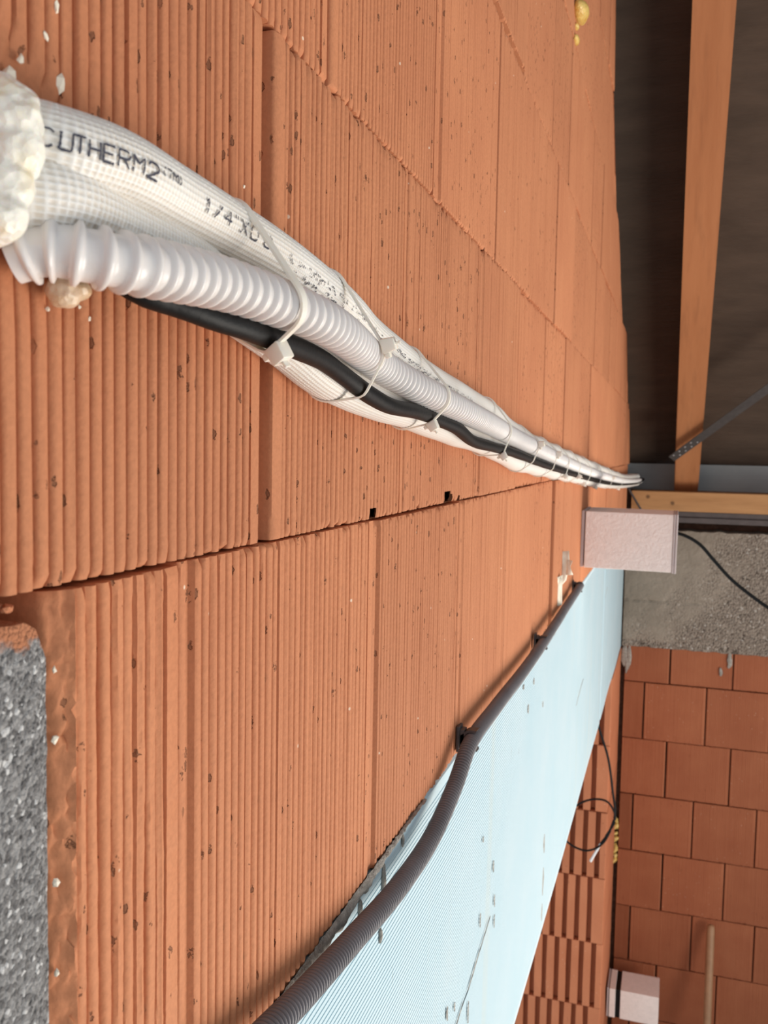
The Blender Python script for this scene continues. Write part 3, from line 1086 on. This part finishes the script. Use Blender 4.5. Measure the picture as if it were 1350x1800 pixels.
pipe1 = woven_pipe('insulated_pipe', t1_pts, R_T1, 'upper white woven-foil insulated pipe with printed lettering', 34)
pipe2 = woven_pipe('insulated_pipe', t2_pts, R_T2, 'lower white woven-foil insulated pipe behind the black cable', 36)


def corrugated(name, pts, R, pitch, depth, m, label, cat, prof, nseg):
    _, _, tot = spline(pts, 0.05)
    base = np.arange(0, tot, pitch)
    ss = np.concatenate([base + t * pitch for t, _ in prof])
    hh_ = np.concatenate([np.full(len(base), h) for _, h in prof])
    order = np.argsort(ss)
    ss, hh_ = ss[order], hh_[order]
    keep = ss <= tot
    P, s, _ = spline(pts, ss[keep])
    rr = R - depth * (1 - hh_[keep][:len(P)])
    return tag(tube_mesh(name, P, rr, nseg, m, smooth=50), label, cat)


corrugated('drain_hose', hose_pts, R_HOSE, 0.0070, 0.0019, HOSE, 'pale grey corrugated hose running in front of the white pipes', 'hose',
           [(0.0, 0.0), (0.46, 0.0), (0.54, 0.45), (0.62, 0.93), (0.70, 1.0), (0.80, 0.95), (0.88, 0.5), (0.95, 0.03)], 40)
P, s, _ = spline(cab_pts, 0.006)
tag(tube_mesh('power_cable', P, R_CAB + 0.00015 * np.sin(s * 60), 20, BLACK), 'thick black cable tied along the underside of the pale hose', 'cable')

# printed lettering on the upper pipe: stroke letters laid on the pipe's surface
GLY = {
    'C': [[(1, .85), (.7, 1), (.25, 1), (0, .8), (0, .2), (.25, 0), (.7, 0), (1, .15)]],
    'U': [[(0, 1), (0, .12)], [(0, .12), (.15, 0), (.5, 0), (.85, 0), (1, .12), (1, 1)]],
    'T': [[(0, 1), (1, 1)], [(.5, 1), (.5, 0)]],
    'H': [[(0, 0), (0, 1)], [(1, 0), (1, 1)], [(0, .5), (1, .5)]],
    'E': [[(1, 1), (0, 1), (0, 0), (1, 0)], [(0, .5), (.8, .5)]],
    'R': [[(0, 0), (0, 1), (.75, 1), (1, .8), (1, .65), (.75, .5), (0, .5)], [(.5, .5), (1, 0)]],
    'M': [[(0, 0), (0, 1), (.5, .55), (1, 1), (1, 0)]],
    '2': [[(0, .8), (.2, 1), (.75, 1), (1, .8), (1, .6), (0, 0), (1, 0)]],
    '1': [[(.2, .8), (.5, 1), (.5, 0)]],
    '/': [[(0, 0), (1, 1)]],
    '4': [[(.7, 0), (.7, 1), (0, .35), (1, .35)]],
    '"': [[(.25, 1), (.25, .75)], [(.7, 1), (.7, .75)]],
    'X': [[(0, 0), (1, 1)], [(0, 1), (1, 0)]],
    '0': [[(.2, 0), (0, .2), (0, .8), (.2, 1), (.8, 1), (1, .8), (1, .2), (.8, 0), (.2, 0)]],
    '8': [[(.2, .5), (0, .7), (0, .85), (.2, 1), (.8, 1), (1, .85), (1, .7), (.8, .5), (.2, .5), (0, .3), (0, .15), (.2, 0), (.8, 0), (1, .15), (1, .3), (.8, .5)]],
    '(': [[(.7, 1), (.3, .7), (.3, .3), (.7, 0)]],
    ')': [[(.3, 1), (.7, .7), (.7, .3), (.3, 0)]],
    '.': [[(.4, 0), (.6, .05)]],
}
Pt, st, tot1 = spline(t1_pts, 0.0005)
Tt, At, Bt = frames(Pt)


def on_pipe(s, ang, lift=0.00085):
    """point on the upper pipe: ang measured from straight out of the wall, positive upwards"""
    p = np.array([np.interp(s, st, Pt[:, k]) for k in range(3)])
    i = min(len(st) - 1, int(np.searchsorted(st, s)))
    out = At[i] if At[i][0] > 0 else -At[i]
    up = Bt[i]
    dirv = math.cos(ang) * out + math.sin(ang) * up
    return p + (R_T1 + lift) * dirv, dirv, Tt[i]


def print_text(items, ang0, hgt, w_stroke, drop, name, label, seed):
    """items: (char, s_start, width)"""
    r = random.Random(seed)
    bm = bmesh.new()
    for ch, s0, wd in items:
        for line in GLY[ch]:
            for (ax, ay), (bx, by) in zip(line[:-1], line[1:]):
                ln = math.hypot((bx - ax) * wd, (by - ay) * hgt)
                nd_ = max(1, int(ln / 0.00052))
                for q in range(nd_):
                    if r.random() < drop:
                        continue
                    t0, t1 = (q - 0.06) / nd_, (q + 0.98) / nd_
                    c = []
                    for t in (t0, t1):
                        sx = s0 + (ax + (bx - ax) * t) * wd
                        an = ang0 + ((ay + (by - ay) * t) - 0.5) * hgt / R_T1
                        c.append(on_pipe(sx, an))
                    ds = Vector(c[1][0] - c[0][0])
                    nv = Vector(c[0][1])
                    sd = ds.cross(nv)
                    if sd.length < 1e-9:
                        continue
                    sd = sd.normalized() * w_stroke * r.uniform(0.35, 0.6)
                    a, b = Vector(c[0][0]), Vector(c[1][0])
                    bm.faces.new([bm.verts.new(x) for x in (a - sd, b - sd, b + sd, a + sd)])
    o = from_bm(name, bm, INK, pipe1)
    return tag(o, label)


A0 = -0.15
def letters(spec, fill):
    return [(ch, c - 0.5 * w * fill, w * fill) for ch, c, w in spec]
word = letters([('C', .0253, .0024), ('U', .0280, .0026), ('T', .0302, .0032), ('H', .0335, .0038), ('E', .0377, .0047), ('R', .0430, .0056), ('M', .0490, .0060), ('2', .0552, .0064)], 0.76)
print_text(word, A0, 0.0046, 0.0008, 0.015, 'printed_lettering', 'black dotted printed word', 4)
print_text(letters([('(', .0605, .0030), ('T', .0635, .0034), ('M', .0670, .0038), (')', .0702, .0030)], 0.8), A0 + 0.16, 0.0026, 0.0006, 0.2, 'printed_lettering', 'small printed trade mark letters', 2)
size = letters([('1', .0910, .0066), ('/', .0990, .0072), ('4', .1075, .0078), ('"', .1142, .0070), ('X', .1220, .0084), ('0', .1318, .0090), ('8', .1455, .0090)], 0.74)
print_text(size, A0 - 0.04, 0.0048, 0.0008, 0.16, 'printed_lettering', 'black dotted printed pipe size', 3)
# two lines of small print further on, too fine to read
bm = bmesh.new()
rr = random.Random(5)
for row_, an in ((0, A0 - 0.15), (1, A0 - 0.55)):
    sx = 0.170
    while sx < 0.56:
        if rr.random() < 0.16:
            sx += 0.006
        w = rr.uniform(0.0012, 0.0030) * (1 + (sx - .19) * 2)
        for q in range(rr.choice((2, 3, 3))):
            s0, a0 = sx + rr.uniform(0, w), an + rr.uniform(-0.11, 0.11)
            s1, a1 = s0 + rr.uniform(-.0012, .0016) * (1 + (sx - .19) * 2), a0 + rr.uniform(-.12, .12)
            pa, na, _ = on_pipe(s0, a0)
            pb, nb, _ = on_pipe(s1, a1)
            ds = Vector(pb - pa)
            sd = ds.cross(Vector(na))
            if sd.length > 1e-9:
                sd = sd.normalized() * 0.00030
                a, b = Vector(pa), Vector(pb)
                bm.faces.new([bm.verts.new(x) for x in (a - sd, b - sd, b + sd, a + sd)])
        sx += w + 0.0012
o = from_bm('fine_print', bm, INK, pipe1)
tag(o, 'two lines of fine black print')

# ------------------------------------------------------------------ cable ties
curves = [(np.array(spline(p, 0.002)[0]), r) for p, r in ((hose_pts, R_HOSE), (t1_pts, R_T1), (t2_pts, R_T2), (cab_pts, R_CAB))]
HP = curves[0][0]
HT = frames(HP)[0]


def cable_tie(y_at, head_dir, label, tilt=(0.0, 0.0), w=0.0036, scale=1.0, skip=()):
    i = int(np.argmin(abs(HP[:, 1] - y_at)))
    c0, n = HP[i], HT[i].copy()
    n = n + np.array([tilt[0], 0, tilt[1]])
    n /= np.linalg.norm(n)
    e1 = np.cross([0, 0, 1.0], n)
    e1 /= np.linalg.norm(e1)
    if e1[0] < 0:
        e1 = -e1
    e2 = np.cross(n, e1)
    if e2[2] < 0:
        e2 = -e2
    pts = []
    for q, (cv, r) in enumerate(curves):
        if q in skip:
            continue
        near = np.linalg.norm(cv - c0, axis=1) < 0.12
        cc = cv[near]
        dd = (cc - c0) @ n
        k = int(np.argmin(abs(dd)))
        rel = cc[k] - c0
        u, v = rel @ e1, rel @ e2
        for t in np.linspace(0, 2 * math.pi, 40, endpoint=False):
            pts.append((u + (r + 0.0008) * math.cos(t), v + (r + 0.0008) * math.sin(t)))
    pts = sorted(set((round(a, 6), round(b, 6)) for a, b in pts))
    def half(ps):
        h = []
        for p_ in ps:
            while len(h) > 1 and (h[-1][0] - h[-2][0]) * (p_[1] - h[-2][1]) - (h[-1][1] - h[-2][1]) * (p_[0] - h[-2][0]) <= 0:
                h.pop()
            h.append(p_)
        return h
    hull = half(pts)[:-1] + half(pts[::-1])[:-1]
    H_ = np.array(hull + [hull[0]])
    sl = np.r_[0, np.cumsum(np.linalg.norm(np.diff(H_, axis=0), axis=1))]
    m_ = 72
    ss = np.linspace(0, sl[-1], m_, endpoint=False)
    ring = np.stack([np.interp(ss, sl, H_[:, k]) for k in range(2)], 1)
    cen = ring.mean(0)
    root = empty('cable_tie', tuple(c0), label, 'cable tie', 'milky cable ties round the pipe bundle')
    verts, faces = [], []
    for k in range(m_):
        tg = ring[(k + 1) % m_] - ring[k - 1]
        tg /= np.linalg.norm(tg)
        on = np.array([tg[1], -tg[0]])
        for off, sw in ((0, -w / 2), (0.0011, -w / 2 * 0.85), (0.0011, w / 2 * 0.85), (0, w / 2)):
            q = ring[k] + on * off
            verts.append(c0 + e1 * q[0] + e2 * q[1] + n * sw)
    for k in range(m_):
        a, b = k * 4, ((k + 1) % m_) * 4
        for j in range(4):
            faces.append((a + j, a + (j + 1) % 4, b + (j + 1) % 4, b + j))
    child(from_py('strap', verts, faces, MILKY, smooth=40), root)
    hd = np.array(head_dir, float)
    k = int(np.argmax((ring - cen) @ hd))
    tg = ring[(k + 1) % m_] - ring[k - 1]
    tg /= np.linalg.norm(tg)
    on = np.array([tg[1], -tg[0]])
    X3 = Vector(e1 * tg[0] + e2 * tg[1])
    Z3 = Vector(e1 * on[0] + e2 * on[1])
    Y3 = Z3.cross(X3).normalized()
    base = Vector(c0 + e1 * ring[k][0] + e2 * ring[k][1])
    M = Matrix(((X3.x, Y3.x, Z3.x, base.x), (X3.y, Y3.y, Z3.y, base.y), (X3.z, Y3.z, Z3.z, base.z), (0, 0, 0, 1)))
    bm = bmesh.new()
    hw, hl, hh2 = 0.0031 * scale, 0.0034 * scale, 0.0062 * scale
    box(bm, (-hl, -hw, -0.0002), (hl, hw, hh2), 0.0009)
    for v in bm.verts:
        if v.co.z > hh2 * 0.7:
            v.co.x *= 0.82
    box(bm, (-hl * 1.6, -hw * 0.75, 0.0004), (-hl * 0.9, hw * 0.75, hh2 * 0.45), 0.0006)
    bmesh.ops.transform(bm, matrix=M, verts=bm.verts)
    child(from_bm('lock', bm, MILKY, smooth=40), root)
    bm = bmesh.new()
    box(bm, (-0.0007, -w * 0.42, hh2 * 0.9), (0.0006, w * 0.42, hh2 * 1.35), 0.0003)
    bmesh.ops.transform(bm, matrix=M, verts=bm.verts)
    child(from_bm('tail_stub', bm, MILKY), root)
    return root


cable_tie(0.335, (0.62, -1.0), 'large milky cable tie whose lock hangs below the black cable nearest the foam', (0.10, 0.25), 0.0040, 1.25)
cable_tie(0.452, (1.0, 0.18), 'milky cable tie with square lock on the pale hose front, second from foam', (0.0, 0.25), 0.0036, 1.2)
cable_tie(0.600, (0.75, -1.0), 'thin cable tie with lock on the lower white pipe, third from the foam', (0, 0.12), 0.0030, 1.1)
cable_tie(0.870, (0.75, -1.0), 'thin cable tie with lock under the black cable, fourth from the foam', (0, 0.12), 0.0030, 1.1)
cable_tie(1.065, (1.0, 0.05), 'small cable tie with lock on the hose front, fifth from the foam', (0, 0.15), 0.0030, 1.1)
names = ['sixth', 'seventh', 'eighth', 'ninth', 'tenth', 'eleventh', 'twelfth']
for nm, y, hd_ in zip(names, (1.25, 1.42, 1.60, 1.83, 2.12, 2.5, 3.0), ((.9, .0), (.7, -1), (.9, -.3), (.7, -1), (.7, -1), (.9, 0), (.7, -1))):
    cable_tie(y, hd_, 'small far cable tie pinching the bundle, %s from the foam' % nm, (0, 0.12), 0.0034, 1.15)


# ------------------------------------------------------------------ expanding foam
def blob(lobes, seed, sub=5, amp=0.14, freq=150.0):
    bm = bmesh.new()
    for c, r in lobes:
        g = bmesh.ops.create_icosphere(bm, subdivisions=sub, radius=1.0)
        for v in g['verts']:
            d_ = v.co.normalized()
            q = Vector((c[0] + d_.x * r[0], c[1] + d_.y * r[1], c[2] + d_.z * r[2]))
            nn = mnoise.noise(q * freq + Vector((seed, 0, 0))) + 0.5 * mnoise.noise(q * freq * 2.3 + Vector((0, seed, 0))) + 0.25 * mnoise.noise(q * freq * 5 + Vector((0, 0, seed)))
            q = Vector((c[0] + d_.x * r[0] * (1 + amp * nn), c[1] + d_.y * r[1] * (1 + amp * nn), c[2] + d_.z * r[2] * (1 + amp * nn)))
            v.co = q
    return bm


bm = blob([((0.0075, 0.2130, 0.0900), (0.0145, 0.0105, 0.0120)), ((0.0085, 0.2130, 0.0805), (0.0140, 0.0098, 0.0105)), ((0.0070, 0.2090, 0.0630), (0.0130, 0.0090, 0.0095)), ((0.008, 0.2105, 0.0715), (0.0130, 0.0095, 0.0090))], 3, 5, 0.10, 120.0)
plug = from_bm('foam_plug', bm, FOAM, smooth=180)
rm = plug.modifiers.new('fuse', 'REMESH')
rm.mode = 'VOXEL'
rm.voxel_size = 0.0007
rm.use_smooth_shade = True
sm = plug.modifiers.new('soften', 'SMOOTH')
sm.iterations = 3
tag(plug, 'lumpy cream expanding foam plug where the white pipes leave the wall', 'foam')
bm = blob([((0.0075, 0.2425, 0.0475), (0.006, 0.0060, 0.0052)), ((0.0075, 0.2480, 0.0490), (0.005, 0.0055, 0.0035))], 9, 4)
tag(from_bm('foam_lump', bm, FOAM_TAN, smooth=180), 'small tan foam lump stuck beneath the pale hose', 'foam')
bm = blob([((0.008, 1.622, 0.752), (0.014, 0.036, 0.016)), ((0.002, 1.622, 0.728), (0.005, 0.010, 0.0045)), ((0.002, 1.622, 0.706), (0.006, 0.018, 0.0065))], 5, 3, 0.12, 60)
tag(from_bm('foam_drop', bm, FOAM_AMBER, smooth=180), 'amber foam drop with two drips high on the brick wall', 'foam')

# ------------------------------------------------------------------ conduit and its clips
cond_pts = [[0.0165, 0.3048, -0.2733], [0.016, 0.362, -0.2787], [0.0155, 0.4237, -0.29], [0.015, 0.5052, -0.3022], [0.015, 0.6019, -0.3145], [0.015, 0.6978, -0.3164], [0.0152,
            0.7757, -0.3012], [0.0155, 0.831, -0.2819], [0.0165, 0.9542, -0.2794], [0.016, 1.1508, -0.2843], [0.0155, 1.3392, -0.2851], [0.0158, 1.6741, -0.2782], [0.0158, 1.8703,
            -0.2752], [0.0158, 1.885, -0.2745]]
R_CON = 0.0076
corrugated('conduit', cond_pts, R_CON, 0.0037, 0.0026, CONDUIT, 'dark grey corrugated conduit clipped below the lowest brick course', 'conduit',
           [(0.0, 0.0), (0.32, 0.0), (0.40, 0.85), (0.5, 1.0), (0.74, 1.0), (0.90, 0.85), (0.97, 0.0)], 28)
PC = spline(cond_pts, 0.002)[0]


def clip(y, label):
    i = int(np.argmin(abs(PC[:, 1] - y)))
    cx, cz = PC[i][0], PC[i][2]
    root = empty('conduit_clip', (0.0, y, cz), label, 'clip', 'conduit clips on the brick')
    bm = bmesh.new()
    box(bm, (0.0008, y - 0.0075, cz - 0.0125), (0.0040, y + 0.0075, cz + 0.0125), 0.0006)
    box(bm, (0.0040, y - 0.0060, cz - 0.0095), (cx - R_CON + 0.0005, y + 0.0060, cz + 0.0095), 0.0005)
    child(from_bm('base', bm, CLIP), root)
    for sgn in (1, -1):
        bm = bmesh.new()
        ri_, ro = R_CON + 0.0003, R_CON + 0.0026
        ring = []
        for k in range(15):
            a = math.radians(180 - 118 * k / 14)
            lip = 0.0018 if k == 14 else 0
            r_o = ro + (0.004 * max(0, 1 - k / 4))
            ring.append([bm.verts.new((cx + rr_ * math.cos(a), yy, cz + sgn * rr_ * math.sin(a))) for rr_, yy in
                         ((ri_ + lip * .3, y - .006), (r_o + lip, y - .006), (r_o + lip, y + .006), (ri_ + lip * .3, y + .006))])
        for a, b in zip(ring[:-1], ring[1:]):
            for j in range(4):
                bm.faces.new((a[j], a[(j + 1) % 4], b[(j + 1) % 4], b[j]))
        bm.faces.new(ring[0][::-1])
        bm.faces.new(ring[-1])
        child(from_bm('jaw', bm, CLIP, smooth=40), root)
    return root


clip(0.845, 'dark conduit clip nearest the camera, halfway along the brick edge')
clip(1.345, 'middle dark conduit clip on the orange brick edge')
clip(1.868, 'dark conduit clip at the conduit end below the masking tape')

# ------------------------------------------------------------------ masking tape hanging from the brick
tape = empty('masking_tape', (0.0, 1.66, -0.18), 'crumpled cream masking tape strip hanging off the brick beside the pink box', 'tape')


def ribbon(name, rows_):
    v, f = [], []
    for (xa, za, ya), (xb, zb, yb) in rows_:
        for t in np.linspace(0, 1, 5):
            v.append((xa + (xb - xa) * t, ya + (yb - ya) * t + 0.003 * math.sin(t * 3.1) * math.sin(za * 90), za + (zb - za) * t))
    n = len(rows_)
    for j in range(n - 1):
        for i in range(4):
            a = j * 5 + i
            f.append((a, a + 1, a + 6, a + 5))
    o = from_py(name, v, f, TAPE, smooth=60)
    sol = o.modifiers.new('thickness', 'SOLIDIFY')
    sol.thickness = 0.0005
    return child(o, tape)


ribbon('tape_strip', [((0.0008, -0.1815, 1.655), (0.0145, -0.1800, 1.66)), ((0.0008, -0.195, 1.655), (0.0158, -0.1960, 1.66)), ((0.001, -0.210, 1.657), (0.0185, -0.2090, 1.658)),
                      ((0.001, -0.222, 1.655), (0.0130, -0.2245, 1.656)), ((0.0005, -0.235, 1.650), (0.0120, -0.2330, 1.652)), ((-0.0005, -0.2420, 1.645), (0.0060, -0.2405, 1.65))])
ribbon('tape_strip', [((0.012, -0.1965, 1.658), (0.0222, -0.1975, 1.655)), ((0.0125, -0.203, 1.657), (0.0185, -0.2075, 1.655)), ((0.0125, -0.212, 1.655), (0.0200, -0.214, 1.654)), ((0.0110, -0.2240, 1.655), (0.0238, -0.2228, 1.655))])
ribbon('tape_strip', [((0.0012, -0.2200, 1.58), (0.0095, -0.2190, 1.62)), ((0.0012, -0.231, 1.59), (0.0075, -0.2310, 1.62)), ((0.0012, -0.2420, 1.595), (0.0050, -0.2415, 1.62))])
ribbon('tape_strip', [((0.0030, -0.2230, 1.60), (0.0105, -0.2240, 1.61)), ((0.0025, -0.2390, 1.60), (0.0095, -0.2400, 1.61)), ((0.0022, -0.2560, 1.60), (0.0100, -0.2560, 1.61)), ((0.0035, -0.2730, 1.60), (0.0112, -0.2715, 1.605))])

# ------------------------------------------------------------------ pale pink foam blocks
def pink_box(loc, label, parts, rot=0.0):
    root = empty('foam_block', loc, label, 'block')
    for nm, lo, hi, m, lab in parts:
        bm = bmesh.new()
        box(bm, lo, hi, 0.0012)
        o = from_bm(nm, bm, m, root)
        if lab:
            o['label'] = lab
    root.rotation_euler = (0, rot, 0)
    return root


pink_box((0.0, 2.01, -0.1285), 'pale pink foam block fixed to the brick wall above the blue board',
         [('core', (0.0105, 0.0, -0.1240), (0.1940, 0.155, 0.0), PINK, None),
          ('facing_sheet', (0.0015, 0.002, -0.1235), (0.0085, 0.157, 0.001), PINK_SHEET, 'lilac-grey sheet against the wall'),
          ('facing_sheet', (0.1945, -0.001, -0.1255), (0.1985, 0.155, 0.001), PINK_SHEET, 'thin sheet on the outer end'),
          ('facing_sheet', (0.1992, -0.001, -0.1265), (0.2035, 0.155, 0.001), PINK_SHEET, 'thin sheet on the outer end')], 0.006)
pink_box((0.006, 3.75, -2.2360), 'pale pink foam block with a dark band low down in the far corner',
         [('core', (0.010, 0.0, -0.1230), (0.0345, 0.150, 0.0), PINK, None),
          ('dark_band', (0.0345, 0.003, -0.1215), (0.0545, 0.148, -0.0015), BLACK, 'black band'),
          ('core', (0.0545, 0.0, -0.1230), (0.2080, 0.150, 0.0), PINK, None),
          ('facing_sheet', (0.0005, 0.001, -0.1235), (0.0065, 0.150, 0.001), PINK_SHEET, 'lilac-grey sheet against the wall')])

# ------------------------------------------------------------------ loose cables, rod, handle
def cable(name, pts, r, label, m=BLACK, cat='cable'):
    P_ = spline(pts, 0.008)[0]
    return tag(tube_mesh(name, P_, r, 12, m), label, cat)


cable('cable', [(0.10, 2.45, -0.196), (0.15, 2.5, -0.204), (0.1969, 2.6, -0.2162), (0.227, 2.6, -0.2242), (0.2647, 2.6, -0.2459), (0.303, 2.6, -0.2876), (0.3486, 2.6, -0.3363), (0.3976, 2.6, -0.3751),
                (0.4445, 2.6, -0.4074), (0.56, 2.6, -0.47), (0.75, 2.62, -0.55), (1.0, 2.65, -0.62)], 0.0046, 'black cable sagging from behind the pink block across the concrete')
coil = cable('cable', [(-0.09, 3.30, -0.78), (-0.06, 3.30, -0.90), (-0.0365, 3.3, -0.9885), (0.0023, 3.3, -1.1062), (0.0227, 3.3, -1.2282), (0.0335, 3.3, -1.3093), (0.0158, 3.3, -1.3779), (-0.0129, 3.3, -1.4271)], 0.0042,
             'black cable with a white bared end looped in front of the brick reveal')
P_ = spline([(0.0050, 3.29, -1.392), (0.0345, 3.29, -1.33), (0.0289, 3.29, -1.293), (0.0037, 3.29, -1.2626), (-0.0388, 3.29, -1.26), (-0.0932, 3.29, -1.2848), (-0.140, 3.29, -1.34), (-0.152, 3.29, -1.40), (-0.1295, 3.29, -1.4366),
             (-0.069, 3.29, -1.4574), (-0.0286, 3.29, -1.4425), (-0.0011, 3.29, -1.4146), (0.020, 3.29, -1.37)], 0.008)[0]
tube_mesh('loop', P_, 0.0038, 12, BLACK, coil)
P_ = spline([(-0.0129, 3.3, -1.4271), (-0.030, 3.3, -1.463), (-0.0471, 3.3, -1.4992)], 0.006)[0]
o = tube_mesh('bared_end', P_, np.linspace(0.0042, 0.0048, len(P_)), 12, WHITE, coil)
o['label'] = 'white bared wire end'
cable('steel_rod', [(0.0085, 3.965, -0.152), (0.030, 3.968, -0.188), (0.0573, 3.97, -0.2324), (0.085, 3.972, -0.272)], 0.0045, 'thin grey rod leaning at the left end of the wall plate', GALV, 'rod')

P_ = np.array([(0.4045, 3.66, -2.998), (0.4080, 3.80, -2.55), (0.4105, 3.885, -2.28), (0.4130, 3.962, -2.02), (0.4131, 3.966, -2.006), (0.4132, 3.967, -1.999), (0.4132, 3.9675, -1.9965)])
tag(tube_mesh('broom_handle', P_, np.array([.0165, .0165, .0165, .0165, .015, .010, .003]), 20, HANDLE), 'brown wooden broom handle leaning against the far brick wall', 'handle')
